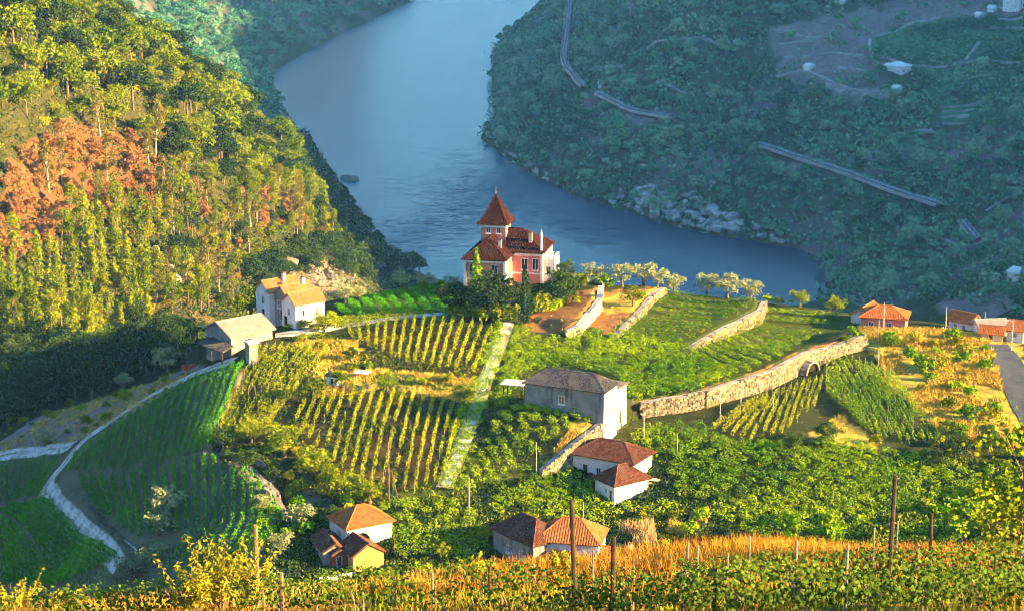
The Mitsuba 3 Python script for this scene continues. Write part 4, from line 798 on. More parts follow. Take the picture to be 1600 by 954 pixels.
# small things in the vines
simple_house('pump_hut', 'tiny white hut with flat greenish roof in the golden grass between the two middle plots', 527, 606, 60, 1.9, 1.5, 1.6, .3, 'wall_white', 'tile_slate', 'gable', [('l', .9, .1, .7, 1.3, 'door')], cat='hut', ridge='y', o=.15)
k = bld('pergola', 'small flat timber pergola left of the winery', 'pergola'); M = corner(815, 625, 75)
for x in (0, 2.2):
    for y in (0, 2.6): put('post', box(x, x + .14, y, y + .14, -.6, 2.1), 'wood_dark', k, M=M)
put('roof', box(-.3, 2.7, -.3, 3.1, 2.103, 2.22), 'concrete', k, M=M)
k = bld('arbour', 'low open arbour with pale flat roof in the golden grass strip', 'pergola'); M = corner(572, 598, 70)
for x in (0, 1.6):
    for y in (0, 1.9): put('post', box(x, x + .1, y, y + .1, -.5, 1.3), 'wood_post', k, M=M)
put('roof', box(-.15, 1.85, -.15, 2.15, 1.303, 1.38), 'concrete', k, M=M)
# across the river
FH = [(1408,118,'white house among trees below the dark green field across the river',40,11,8,4.2,2,'hip'),(1392,112,'pale low outbuilding left of the white house across the river',30,6,5,2.6,1,'gable'),(1592,18,'big white building at the top right corner across the river',35,12,14,6,2.5,'hip'),
      (1530,30,'small white hut at the left of two high under the big white building',30,4,4,2.6,1,'gable'),(1552,20,'small white hut nearest the big white building at the top right',50,4,5,2.6,1,'gable'),(1264,112,'small pale blue-grey hut at the edge of the bare terraces across the river',40,4,5,2.8,1,'gable'),
      (1312,8,'lone pale hut at the very top above the bare terraces',40,4,5,2.8,1,'gable'),(1402,145,'tiny pale hut at the end of the pale terrace track across the river',40,4,4,2.4,1,'gable'),(938,138,'white trackside hut beside the railway curve',30,2.4,2.4,3,1,'gable'),(1592,440,'pale greenhouse-like house at the right edge below the shaded slope',40,5,7,2.6,1.2,'gable'),(1555,442,'little yellowish hut left of the pale house at the right edge',40,2.5,3,2,.8,'gable')]
for px, py, lab, ph, a, b, H, h, kd in FH:
    simple_house('far_house', lab, px, py, ph, a, b, H, h, 'wall_white', 'trim_white', kd, [('f', b * .3, H * .3, b * .16, H * .35), ('f', b * .7, H * .3, b * .16, H * .35)], step=.6)

# ------------------------------------------------------------------ stone walls of the terraces
def drape(pts, width, lift=.06, step=1.0, y0=222.0, cross=5, world=None):
    w = hit(*np.array(pts, float).T, y0) if world is None else world
    L = LineString(w[:, :2]); n = max(2, int(L.length / step))
    c = np.array([L.interpolate(t, True).coords[0] for t in np.linspace(0, 1, n)]); c[1:-1] = .25 * c[:-2] + .5 * c[1:-1] + .25 * c[2:]
    d = np.gradient(c, axis=0); d /= np.linalg.norm(d, axis=1, keepdims=True); nr = np.stack([-d[:, 1], d[:, 0]], -1)
    wd = np.interp(np.linspace(0, 1, n), np.linspace(0, 1, len(np.atleast_1d(width))), np.atleast_1d(width)) if np.ndim(width) else np.full(n, width)
    u = np.linspace(-.5, .5, cross); xy = c[:, None] + nr[:, None] * (u[None, :, None] * wd[:, None, None])
    z = ground(xy[..., 0], xy[..., 1]) + lift
    i, j = np.meshgrid(np.arange(n - 1), np.arange(cross - 1), indexing='ij')
    q = np.stack([i * cross + j, i * cross + j + 1, (i + 1) * cross + j + 1, (i + 1) * cross + j], -1).reshape(-1, 4)
    return np.concatenate([xy, z[..., None]], -1).reshape(-1, 3), q, c, np.stack([np.tile(u + .5, n), np.repeat(np.linspace(0, 1, n), cross)], -1)
def stones(rng, a, b, z0a, z0b, h0, h1, nrm, size=.45, depth=.3):
    """irregular courses of rough stones on a wall face from a to b"""
    out = []; L = np.hypot(*(b - a)); d = (b - a) / L; z = 0.0; hm = max(h0, h1)
    while z < hm:
        ch = size * rng.uniform(.55, .95); s = -rng.uniform(0, size)
        while s < L:
            w = size * rng.uniform(.6, 1.7); t = np.clip((s + w / 2) / L, 0, 1)
            if z + ch * .5 < h0 + (h1 - h0) * t:
                o = rng.uniform(.0, .06); cx = a + d * (s + w / 2); zz = z0a + (z0b - z0a) * t + z
                v = []
                for iu, iz, idp in ((-1, 0, 0), (1, 0, 0), (1, 1, 0), (-1, 1, 0), (-1, 0, 1), (1, 0, 1), (1, 1, 1), (-1, 1, 1)):
                    sh = .95 - .07 * idp; q = cx + d * iu * w / 2 * sh * rng.uniform(.88, 1.0) + nrm * (depth * (idp - .6) + o * idp)
                    v.append([q[0], q[1], zz + ch * (.5 + (iz - .5) * sh * rng.uniform(.88, 1.0))])
                out.append((np.array(v), np.array([[4, 5, 6], [4, 6, 7], [0, 1, 5], [0, 5, 4], [1, 2, 6], [1, 6, 5], [2, 3, 7], [2, 7, 6], [3, 0, 4], [3, 4, 7]])))
            s += w
        z += ch
    return out
def terrace_wall(k, pts, smat, core, size=.45, extra=.0, coping=True):
    W = np.array([at(*p[:3])[:2] for p in pts]); H = np.array([p[3] for p in pts]); rng = np.random.default_rng(len(scene))
    fine, fh = [W[0]], [H[0]]
    for i in range(len(W) - 1):
        n = max(1, int(np.hypot(*(W[i + 1] - W[i])) / 3))
        for j in range(1, n + 1): fine.append(W[i] + (W[i + 1] - W[i]) * j / n); fh.append(H[i] + (H[i + 1] - H[i]) * j / n)
    fine, fh = np.array(fine), np.array(fh)
    d = np.gradient(fine, axis=0); d /= np.linalg.norm(d, axis=1, keepdims=True); right = np.stack([d[:, 1], -d[:, 0]], -1)   # away from the high side
    face = fine + right * .75
    zb = ground(*(fine + right * 1.3).T) - .3; zt = ground(*(fine - right * .9).T) + extra
    cores, st, cop = [], [], []
    for i in range(len(fine) - 1):
        A, B = face[i], face[i + 1]; C, D = fine[i + 1] - right[i + 1] * .05, fine[i] - right[i] * .05
        v = np.array([[*A, zb[i] - 1], [*B, zb[i + 1] - 1], [*C, zb[i + 1] - 1], [*D, zb[i] - 1], [*A, zt[i]], [*B, zt[i + 1]], [*C, zt[i + 1]], [*D, zt[i]]])
        cores.append((v, np.array([[4, 5, 6, 7], [0, 1, 5, 4], [1, 2, 6, 5], [2, 3, 7, 6], [3, 0, 4, 7]])))
        st += stones(rng, A, B, zb[i], zb[i + 1], zt[i] - zb[i], zt[i + 1] - zb[i + 1], (right[i] + right[i + 1]) / 2, size)
    put('core', join(cores), core, k)
    if st: put('stones', join(st), smat, k, kind='stuff')
    return fine, right, zt
k = thing('terrace_wall', 'long sunlit rubble wall holding up the upper vines from the winery to the right skyline', 'wall')
terrace_wall(k, STEPS['long_wall'][4:][0:0] + STEPS['long_wall'][:3], 'wall_stone', 'stone_dark'); tag(k, 'short sunlit rubble wall climbing up to the foot of the winery')
k = thing('terrace_wall', 'long sunlit rubble wall holding up the upper vines from the winery to the right skyline', 'wall')
LW = terrace_wall(k, STEPS['long_wall'][5:], 'wall_stone', 'stone_dark')
k = thing('terrace_wall', 'slanting pale wall between the two upper right vine terraces', 'wall'); terrace_wall(k, STEPS['field_wall'], 'wall_stone', 'stone_dark')
k = thing('terrace_wall', 'reddish wall along the left edge of the upper right vine terrace, below the dry garden', 'wall'); terrace_wall(k, STEPS['garden_wall'], 'wall_stone', 'stone_dark')
k = thing('terrace_wall', 'pale rendered wall below the dry garden right of the villa', 'wall'); terrace_wall(k, STEPS['white_wall'], 'wall_cream', 'concrete', .55)
k = thing('terrace_wall', 'shaded dry stone wall along the inside of the curving lane', 'wall'); terrace_wall(k, STEPS['lane_wall'], 'rock', 'stone_dark')
k = thing('terrace_wall', 'dark rocky bank wall between the sunlit olives and the shaded vines', 'wall'); terrace_wall(k, STEPS['rock_bank'], 'rock_shade_dark', 'rock_shade_dark', .7, extra=.0)  # dark stone colour stands in for shade on this bank
# the vaulted arch in the long wall
k = thing('wall_arch', 'dark arched vault opening in the long rubble wall', 'arch'); q = hit(1268, 583)
i = int(np.argmin(np.hypot(*(LW[0] - q[:2]).T))); dd = LW[0][i + 1] - LW[0][i]; A0 = LW[0][i] + LW[1][i] * 1.3; M = mat([*A0, float(ground(*(A0 + LW[1][i] * .6)))], math.degrees(math.atan2(dd[1], dd[0])))
th = np.linspace(0, math.pi, 11); ring = lambda r, y: np.stack([-r * np.cos(th), 0 * th + y, r * .95 * np.sin(th)], -1)
Vr = np.vstack([ring(2.0, -.75), ring(1.6, -.75), ring(2.0, .4), ring(1.6, .4)]); n_ = 11; Fr = []
for a, b in ((0, 1), (1, 3), (2, 0)):
    for j in range(n_ - 1): Fr.append([a * n_ + j, a * n_ + j + 1, b * n_ + j + 1, b * n_ + j])
put('surround', (Vr, np.array(Fr)), 'wall_stone', k, M=M)
r_ = ring(1.62, -.35); put('vault_shade', (np.vstack([r_, [[0, -.35, 0]]]), np.array([[11, j, j + 1] for j in range(10)])), 'unlit_hole_rubber', k, M=M)  # flat near-black sheet painted as the darkness inside the vault
solid('limewash', (.70, .66, .58), (.82, .79, .72), .6, 4)

solid('far_stone', (.24,.22,.20), (.40,.37,.33), .2, 1.0)
# ------------------------------------------------------------------ lanes, slab path, road, railway
v, q, _, uv = drape([(362,566),(330,575),(290,592),(240,615),(200,641),(160,668),(130,688),(110,712),(92,736),(76,752),(70,770),(84,792),(114,816),(148,844),(174,868),(186,884)], [3.2,2.9,2.8,2.8,2.8,2.9,3.0,2.9,2.8,2.8,2.7,2.6,2.5,2.4,2.4,2.0], .10)
put('lane', (v, q), 'dust', smooth=True, uv=uv); tag('lane', 'pale dusty lane winding down from the barn', kind='structure')
v, q, _, uv = drape([(116,694),(80,700),(40,706),(0,714),(-60,724)], [2.2, 2.2, 2.4, 2.6], .13)
put('branch_lane', (v, q), 'dust', smooth=True, uv=uv); tag('branch_lane', 'pale lane leaving to the left edge', kind='structure')
v, q, _, uv = drape([(1556,538),(1572,560),(1584,585),(1600,620),(1625,660),(1650,700)], [3.6, 4.6, 5.2, 5.6], .10)
put('road', (v, q), 'asphalt', smooth=True); tag('road', 'asphalt road at the right edge', kind='structure')
v, q, _, uv = drape([(430,524),(470,520),(510,514),(540,508),(640,494),(700,490)], [3.0, 2.4, 2.0, 1.6], .08)
put('farm_track', (v, q), 'dust', smooth=True, uv=uv); tag('farm_track', 'dusty track from the farmhouse along the knoll', kind='structure')
v, q, c, uv = drape([(793,503),(782,535),(770,565),(757,598),(748,628),(737,655),(722,695),(708,730),(694,762)], 2.2, .07)
put('path', (v, q), 'mat_path', smooth=True) if 'mat_path' in scene else (solid('mat_path', (.30,.24,.12), (.52,.44,.28), .8, 6), put('path', (v, q), 'mat_path', smooth=True))
tag('path', 'straight path of pale stone slabs climbing between the vine plots', kind='structure')
pr = np.random.default_rng(9); LS = LineString(c); s = .6
while s < LS.length - .5:
    p0 = np.array(LS.interpolate(s).coords[0]); p1 = np.array(LS.interpolate(min(s + .5, LS.length)).coords[0]); ang = math.degrees(math.atan2(*(p1 - p0)[::-1]))
    ln, wd = pr.uniform(.7, 1.5), pr.uniform(.9, 1.7)
    if pr.uniform() < .74:
        sl = float(ground(*p1) - ground(*p0)) / .5; off = pr.uniform(-.15, .15)
        M = mat([p0[0], p0[1], float(ground(*p0)) + .08], ang + pr.uniform(-6, 6)); vv, ff = box(0, ln, -wd / 2 + off, wd / 2 + off, -.2, .14); vv = vv.copy(); vv[:, 2] += vv[:, 0] * np.clip(sl, -.6, .6) * .8 + pr.uniform(-.02, .02); vv[:, :2] *= 1 + pr.uniform(-.1, .1, (8, 2))
        put('slab', (vv, ff), 'limewash', 'path', M=M)
    s += ln + pr.uniform(.12, .4)
def rail_run(name, label, pts):
    k = thing(name, label, 'railway'); w = hit(*np.array(pts, float).T, 640.0); wl = LineString(w[:, :2])
    v, q, c, uv = drape(pts, 4.4, .9, 4.0, 640.0); v = v.reshape(-1, 5, 3); zz = v[..., 2].max(1); zz = np.convolve(np.pad(zz, 8, mode='edge'), np.ones(17) / 17, 'valid') + .8; v[..., 2] = zz[:, None] - np.array([1.0, .0, 0, 0, 1.0])[None]
    put('ballast', (v.reshape(-1, 3), q), 'ballast', k, smooth=True)
    d = np.gradient(c, axis=0); d /= np.linalg.norm(d, axis=1, keepdims=True); nr = np.stack([-d[:, 1], d[:, 0]], -1)
    for off in (-.85, .85): put('rail', tube(np.concatenate([c + nr * off, zz[:, None] + .12], -1), .13, 4), 'steel', k)
    e = c - nr * 2.4; put('retaining_wall', (np.vstack([np.concatenate([e, zz[:, None] - .2], -1), np.concatenate([e - nr * .5, zz[:, None] - 1.7], -1)]), np.array([[i, i + 1, len(e) + i + 1, len(e) + i] for i in range(len(e) - 1)])), 'far_stone', k)
rail_run('railway_track', 'railway line curving down at the top of the far right bank', [(893,-20),(890,20),(885,60),(882,95),(890,115),(904,132),(914,142)])
rail_run('railway_track', 'railway line running down to the right across the far slope', [(1188,229),(1225,243),(1262,254),(1310,268),(1350,282),(1400,303),(1440,316),(1470,325)])
rail_run('railway_track', 'short stretch of railway beside the pale hut below the curve', [(935,152),(952,160),(985,174),(1010,182),(1050,188)])
rail_run('railway_track', 'short steep railway stretch at the end of the far slope', [(1505,352),(1518,366),(1530,382)])

# pale terrace edges and tracks on the far slope
for pts in [[(1212,120),(1262,110),(1300,130),(1345,146),(1400,151)], [(1360,62),(1356,80),(1390,96),(1440,105)], [(1440,104),(1510,98),(1598,100)], [(1370,60),(1420,38),(1470,28)], [(1508,97),(1530,66)], [(1470,167),(1530,164)], [(1472,175),(1522,173)], [(1470,184),(1515,182)], [(1470,193),(1520,193)],
            [(1380,212),(1460,208),(1500,214)], [(1300,105),(1360,112)], [(1210,48),(1250,58),(1300,62)], [(1215,70),(1270,64)], [(1225,90),(1300,84),(1350,88)], [(1330,252),(1400,250),(1470,246)], [(1340,240),(1420,236)], [(1560,30),(1600,28)], [(1548,45),(1600,44)], [(990,82),(1040,66),(1095,58),(1130,72)], [(930,106),(975,104)], [(1030,128),(1080,150)], [(1480,396),(1520,384),(1560,378)], [(1540,330),(1600,300)], [(1460,372),(1510,388)]]:
    v, q, c, uv = drape(pts, 2.2, .5, 5.0, 640.0, 3)
    k = thing('terrace_edge', 'pale terrace edge on the shaded slope across the river', 'wall', 'terrace edges across the river'); n = len(c)
    d = np.gradient(c, axis=0); d /= np.linalg.norm(d, axis=1, keepdims=True); nr = np.stack([-d[:, 1], d[:, 0]], -1); z = ground(*c.T)
    nr = np.where(nr[:, 1:] > 0, -nr, nr); hv = np.random.default_rng(n).uniform(.4, 1.6, n)
    scene[k] = mikit.ply(join([(np.vstack([np.concatenate([c + nr * .9, (z - 1.5)[:, None]], -1), np.concatenate([c + nr * .7, (z + .8 * hv)[:, None]], -1), np.concatenate([c - nr * .7, (z + .8 * hv)[:, None]], -1)]), np.array([[i + j * n, i + 1 + j * n, n + i + 1 + j * n, n + i + j * n] for j in (0, 1) for i in range(n - 1)]))]), 'far_stone')

# ------------------------------------------------------------------ rocks
def boulder(seed, n=2):
    m = trimesh.creation.icosphere(subdivisions=n); v = m.vertices; r = np.random.default_rng(seed)
    for _ in range(13):
        d = r.normal(size=3); d /= np.linalg.norm(d); h = r.uniform(.42, .74); over = v @ d - h; v = v - np.where(over > 0, over, 0)[:, None] * d
    return v * r.uniform(.75, 1.3, 3) + (meshkit.noise(v * 3, seed)[:, None] - .5) * .12, m.faces
for i in range(6): scene[f'proto_rock_{i}'] = {'type': 'shapegroup', 'stone': mikit.ply(boulder(i), 'rock')}; scene[f'proto_near_{i}'] = {'type': 'shapegroup', 'stone': mikit.ply(boulder(i + 40), 'rock_shade_dark')}; scene[f'proto_warm_{i}'] = {'type': 'shapegroup', 'stone': mikit.ply(boulder(i + 20), 'rock_warm')}
def rocks(poly, n, y0, s0, s1, label, group, kind='rock', seed=0):
    r = np.random.default_rng(seed); pg = Polygon(poly); x0, yy0, x1, yy1 = pg.bounds; c = 0
    while c < n:
        p = r.uniform([x0, yy0], [x1, yy1])
        if not pg.contains(Point(p)): continue
        q = hit(*p, y0)
        s = r.uniform(s0, s1) * r.uniform(.6, 1.2); k = thing('boulder', label, 'boulder', group); c += 1
        scene[k] = {'type': 'instance', 'shapegroup': {'type': 'ref', 'id': f'proto_{kind}_{r.integers(6)}'}, 'to_world': T().translate([float(q[0]), float(q[1]), float(max(q[2], WATER)) + s * .25]).rotate([0, 0, 1], r.uniform(0, 360)).rotate([1, 0, 0], r.uniform(-25, 25)).scale([s, s, s * .8])}
q = on_water(548, 281); k = thing('boulder', 'dark lone rock in the river off the left bank', 'boulder'); scene[k] = {'type': 'instance', 'shapegroup': {'type': 'ref', 'id': 'proto_near_2'}, 'to_world': T().translate([float(q[0]), float(q[1]), WATER + .6]).scale([5.5, 4.0, 4.2])}
rocks([(955,300),(1010,295),(1080,300),(1120,330),(1165,345),(1165,368),(1120,362),(1050,348),(1000,338),(955,318)], 170, 640, .9, 3.6, 'pale grey boulder of the rocky foot of the far bank', 'boulders on the far bank', seed=1)
rocks([(1165,345),(1230,368),(1250,385),(1180,374)], 16, 640, 1.2, 2.6, 'grey boulder at the waterline right of the rocky foot', 'boulders right along the waterline', seed=2)
rocks([(756,205),(775,198),(800,240),(880,290),(870,291),(790,250)], 26, 640, 1.2, 2.6, 'grey boulder on the point where the far bank juts into the river', 'boulders on the river point', seed=3)
rocks([(960,250),(1000,255),(1110,290),(1130,280),(1000,262)], 10, 640, 1.2, 2.4, 'small pale boulder high above the rocky foot of the far bank', 'boulders above the rocky foot', seed=4)
rocks([(240,400),(330,405),(335,440),(300,450),(235,425)], 26, 380, 1.2, 3.2, 'sunlit tan boulder of the outcrop on the left hill', 'boulders of the left hill outcrop', 'warm', seed=5)
rocks([(100,480),(125,480),(125,525),(105,525)], 6, 340, 1.2, 2.4, 'pale sunlit boulder low on the left hill', 'boulders low on the left hill', 'warm', seed=6)
rocks([(430,410),(540,400),(570,440),(530,450),(440,450)], 26, 420, 1.2, 3.0, 'grey boulder on the left hill just behind the gabled farmhouse', 'boulders behind the farmhouse', 'near', seed=7)  # dark stone paints shade onto these sunlit boulders
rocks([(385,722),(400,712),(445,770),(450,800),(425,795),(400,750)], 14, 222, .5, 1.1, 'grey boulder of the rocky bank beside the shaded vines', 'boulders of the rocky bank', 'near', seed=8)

# ------------------------------------------------------------------ single trees and bushes around the vineyards
SC = lambda q: FOC / (q[1] * cp - q[2] * sp)
NOM = {'olive': 4.6, 'broad': 8.2, 'bush': 1.9, 'cypress': 8.0, 'spire': 7.4, 'gum': 11.5, 'young': 8.5, 'pine': 8.2, 'russet': 3.6, 'clump': 5}
def tree_at(name, kind, px, py, hpx, label, cat='tree', group=None, y0=222.0, stretch=1.0):
    q = hit(px, py, y0)
    while q[1] > 346: py += 2; hpx += .6; q = hit(px, py, y0)
    s = hpx / SC(q) / NOM[kind.split('/')[0]]
    k = plant(key(name), kind, q, s, stretch, label, cat, group)
for px, py, h, lab in [(628,450,30,'silvery olive on the knoll skyline, leftmost of three left of the villa'),(664,447,30,'silvery olive on the knoll skyline, middle one of three left of the villa'),(708,443,24,'silvery olive on the knoll skyline just left of the villa'),
    (928,430,36,'silvery olive on the skyline nearest the villa on its right'),(972,434,36,'olive second from the villa on the right skyline'),(1006,442,40,'broad olive above the dry garden, larger of the touching pair'),(1028,446,34,'pale olive behind the dry garden, right one of the touching pair'),(1054,448,32,'small lone olive standing against the river right of the dry garden'),
    (1105,457,38,'left olive of the trio on the edge of the upper right terrace'),(1137,459,40,'middle olive of the trio on the edge of the upper right terrace'),(1172,470,38,'right olive of the trio on the edge of the upper right terrace'),
    (540,474,32,'pale olive between the gabled farmhouse and the knoll vines'),(522,472,26,'small pale olive right behind the gabled farmhouse'),(562,470,24,'low olive right of the pale olive behind the farmhouse'),
    (262,582,46,'large silvery olive at the roadside left of the grey stone barn'),(195,606,26,'small silvery olive beside the bare bank above the lane'),(70,697,26,'low silvery olive between the lane and its branch'),
    (264,802,42,'topmost silvery olive in the line below the rocky shaded vines'),(250,834,40,'second silvery olive down the line beside the curving lane'),(240,884,38,'third silvery olive down the line, at the lane end'),(206,908,36,'fourth silvery olive down the line below the lane end'),(172,940,38,'lowest silvery olive at the bottom left'),(150,958,36,'silvery olive at the bottom edge beside the golden bushes'),
    (470,826,44,'silvery olive left of the arched cottage'),(438,866,42,'lower silvery olive left of the dark-roofed shed'),(412,800,30,'small olive under the dark rocky bank')]:
    tree_at('olive_tree', 'olive/leaf_olive', px, py, h * (1.5 if py > 780 and px < 300 else 1.18), lab, 'olive tree')
for px, py, h, lab in [(1250,480,36,'small yellow-lit tree on the skyline right of the olive trio'),(1306,494,40,'yellow-lit tree at the right end of the upper terrace'),(507,520,46,'light green tree beside the white end of the gabled farmhouse'),(604,613,44,'thin airy tree in the golden strip between the middle plots'),(534,608,36,'small tree beside the tiny white hut'),
    (490,630,54,'grey-green olive left of the lower middle plot'),(392,690,46,'golden bushy tree at the tip of the narrow sunlit strip'),(446,712,60,'yellow-green tree left of the lower middle plot'),(488,742,62,'largest yellow-green tree at the lower left of the middle plot'),(430,690,40,'small yellow tree above the rocky bank'),
    (540,782,60,'olive-green tree at the bottom corner of the lower middle plot'),(578,788,50,'olive-green tree below the lower middle plot'),(515,766,50,'tree between the yellow-green tree and the bottom corner of the plot'),(726,630,42,'brownish tree at the right end of the golden strip, by the slab path'),(690,872,32,'slim little tree in the trellis plot behind the arched cottage'),(760,842,30,'bushy tree at the right end of the trellis plot'),(602,912,30,'round bush in front of the ochre barn'),(825,826,30,'yellow bush behind the grey stone house'),
    (393,466,62,'tall thin pale tree behind the gabled farmhouse'),(990,478,44,'dark round olive standing in the dry garden')]:
    tree_at('small_tree', 'olive/leaf_young' if (px, py) in ((1250,480),(1306,494),(507,520),(604,613),(392,690),(446,712),(488,742),(430,690),(540,782),(578,788)) else 'olive/leaf_bush', px, py, h, lab)
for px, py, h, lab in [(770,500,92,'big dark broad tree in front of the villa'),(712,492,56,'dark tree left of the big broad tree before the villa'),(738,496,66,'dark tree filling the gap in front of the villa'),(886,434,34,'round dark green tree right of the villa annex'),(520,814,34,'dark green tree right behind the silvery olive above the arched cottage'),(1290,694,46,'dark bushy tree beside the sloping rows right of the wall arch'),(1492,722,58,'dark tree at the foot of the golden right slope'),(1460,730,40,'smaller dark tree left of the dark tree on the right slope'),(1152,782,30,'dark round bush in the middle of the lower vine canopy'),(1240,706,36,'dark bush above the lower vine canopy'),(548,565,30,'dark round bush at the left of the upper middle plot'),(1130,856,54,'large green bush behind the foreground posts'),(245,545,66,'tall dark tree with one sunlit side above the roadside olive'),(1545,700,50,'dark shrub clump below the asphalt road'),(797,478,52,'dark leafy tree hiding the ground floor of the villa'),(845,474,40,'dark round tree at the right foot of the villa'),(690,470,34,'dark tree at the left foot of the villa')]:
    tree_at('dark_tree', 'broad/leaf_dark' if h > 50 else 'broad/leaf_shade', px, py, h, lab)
tree_at('cypress', 'cypress/leaf_cypress', 820, 508, 92, 'narrow dark cypress in front of the villa', 'cypress')
tree_at('spire_tree', 'spire/leaf_canopy', 746, 462, 72, 'bright green cone-shaped tree against the villa front', 'tree')
for i, (px, py, h) in enumerate([(660,452,16),(690,449,16),(905,448,22),(938,446,20),(845,484,28),(880,476,18),(900,474,16),(868,482,20),(830,478,24),(1200,474,14),(1215,477,14),(952,448,14),(500,545,14),(476,548,12),(700,596,16),(660,600,12),(550,580,16),(575,575,12),(1060,602,10),(1330,520,14),(1320,535,12),(640,596,10),(410,560,12),(1345,535,16)]):
    tree_at('bush', ('bush/leaf_bush', 'bush/leaf_canopy')[i % 2], px, py, h, 'low green bush between the vine plots on the hill', 'bush', 'bushes between the plots')
def bushes(poly, spacing, y0, y1, kinds, label, group, seed, sc, name='bush', cat='bush'):
    for q in scatter(poly, spacing, y0, y1, seed): plant(key(name), rs.choice(kinds), q, rs.uniform(*sc), 1, label, cat, group)
bushes([(1345,526),(1420,532),(1500,532),(1545,548),(1560,600),(1585,690),(1640,730),(1540,730),(1480,690),(1420,590),(1380,560)], 4.0, 255, 318, ['bush/leaf_bush', 'bush/leaf_canopy', 'bush/leaf_gold', 'bush/leaf_canopy'], 'green or yellowing bush on the golden slope left of the asphalt road', 'bushes on the golden right slope', 41, (.5, 1.35))
bushes([(1340,640),(1480,690),(1640,720),(1640,770),(1500,740),(1370,700)], 4.6, 245, 285, ['bush/leaf_canopy', 'bush/leaf_bush', 'bush/leaf_bush'], 'shaded green bush at the foot of the golden right slope', 'bushes at the foot of the right slope', 42, (.5, 1.1))
bushes([(1180,820),(1400,800),(1640,760),(1640,860),(1180,870)], 4.2, 225, 262, ['bush/leaf_canopy', 'bush/leaf_canopy', 'bush/leaf_bush'], 'tall green bush behind the foreground posts on the right', 'bushes behind the foreground posts', 43, (.8, 1.6))
bushes([(440,780),(500,820),(440,920),(330,930),(300,880)], 3.8, 232, 258, ['bush/leaf_bush', 'bush/leaf_canopy'], 'green bush on the bank left of the bottom cottages', 'bushes left of the bottom cottages', 44, (.5, 1.1))
bushes([(620,872),(760,866),(780,905),(620,915)], 3.4, 228, 246, ['bush/leaf_canopy', 'bush/leaf_bush'], 'green bush between the arched cottage and the grey stone house', 'bushes between the bottom cottages', 45, (.6, 1.1))
bushes([(1000,805),(1110,800),(1120,850),(1010,880)], 3.4, 235, 256, ['bush/leaf_canopy', 'bush/leaf_bush'], 'green bush right of the dry reeds', 'bushes right of the reeds', 46, (.6, 1.3))
bushes([(400,700),(470,690),(500,735),(600,785),(560,812),(470,805),(440,770)], 3.0, 244, 275, ['bush/leaf_bush', 'bush/leaf_canopy', 'bush/leaf_gold'], 'yellow-green bush among the trees below the lower middle plot', 'bushes below the lower middle plot', 50, (.6, 1.2))
bushes([(320,696),(390,705),(440,760),(440,800),(400,760),(340,716)], 3.2, 244, 275, ['bush/leaf_bush', 'broad/leaf_shade'], 'dark bush on the rocky bank', 'bushes on the rocky bank', 51, (.3, .6))
for px, py, h in ((770,505,30),(750,502,28),(792,503,28),(730,498,26),(800,498,24),(712,496,22),(842,490,24)): tree_at('bush', 'bush/leaf_bush', px, py, h, 'dark bush under the big trees in front of the villa', 'bush', 'bushes under the villa trees')
for i, px in enumerate((822, 838, 855, 870, 886, 903, 918)): tree_at('bush', 'bush/leaf_canopy', px, 640 + i * 3, 11, 'leafy bush against the shaded long wall of the winery', 'bush', 'bushes under the winery wall')
bushes([(0,660),(60,640),(140,630),(300,580),(320,578),(210,640),(120,684),(0,706)], 5.0, 285, 370, ['bush/leaf_bush', 'bush/leaf_canopy', 'bush/leaf_bush'], 'small bush on the bare bank above the pale lane', 'bushes on the bare bank', 49, (.3, .9))
bushes([(450,500),(520,490),(530,515),(480,535),(420,545)], 3.6, 290, 320, ['bush/leaf_bush', 'bush/leaf_canopy'], 'small green bush around the gabled farmhouse', 'bushes around the farmhouse', 47, (.4, .8))
bushes([(810,470),(880,452),(890,478),(840,505),(800,500)], 3.0, 300, 330, ['bush/leaf_bush', 'bush/leaf_canopy', 'broad/leaf_shade'], 'garden bush at the foot of the villa', 'bushes at the villa foot', 48, (.4, .8))

def tufts(name, poly, mat_, n, h, y0=222.0, y1=340.0, seed=0, w=.05, thr=.42, sc=4.0, lean=.35, label=None):
    """upright blades of dry grass or reed"""
    pg = poly_px(poly, y0) if y0 > 200 else Polygon(poly); x0, a0, x1, a1 = pg.bounds; r = np.random.default_rng(seed)
    xy = np.stack([r.uniform(x0, x1, n), r.uniform(a0, a1, n)], -1); xy = xy[shapely.contains_xy(pg, xy[:, 0], xy[:, 1])]
    xy = xy[meshkit.fbm(np.stack([xy[:, 0], xy[:, 1], 0 * xy[:, 0]], -1) / sc, 2, seed) > thr]
    m_ = len(xy); b = np.concatenate([xy, ground(xy[:, 0], xy[:, 1])[:, None] - .03], 1); th = r.uniform(0, 6.283, m_); hh = h * r.uniform(.5, 1.3, m_)
    e = np.stack([np.cos(th), np.sin(th), 0 * th], -1) * w; tip = b + np.stack([r.normal(size=m_) * lean * hh, r.normal(size=m_) * lean * hh, hh], -1); mid = (b + tip) / 2 + np.array([0, 0, .08]) * hh[:, None]
    V = np.stack([b - e, b + e, mid + e * .7, mid - e * .7, tip], 1).reshape(-1, 3); o = np.arange(m_)[:, None] * 5
    put(name, (V, np.vstack([o + [0, 1, 2], o + [0, 2, 3], o + [3, 2, 4]])), mat_, kind='stuff', label=label)
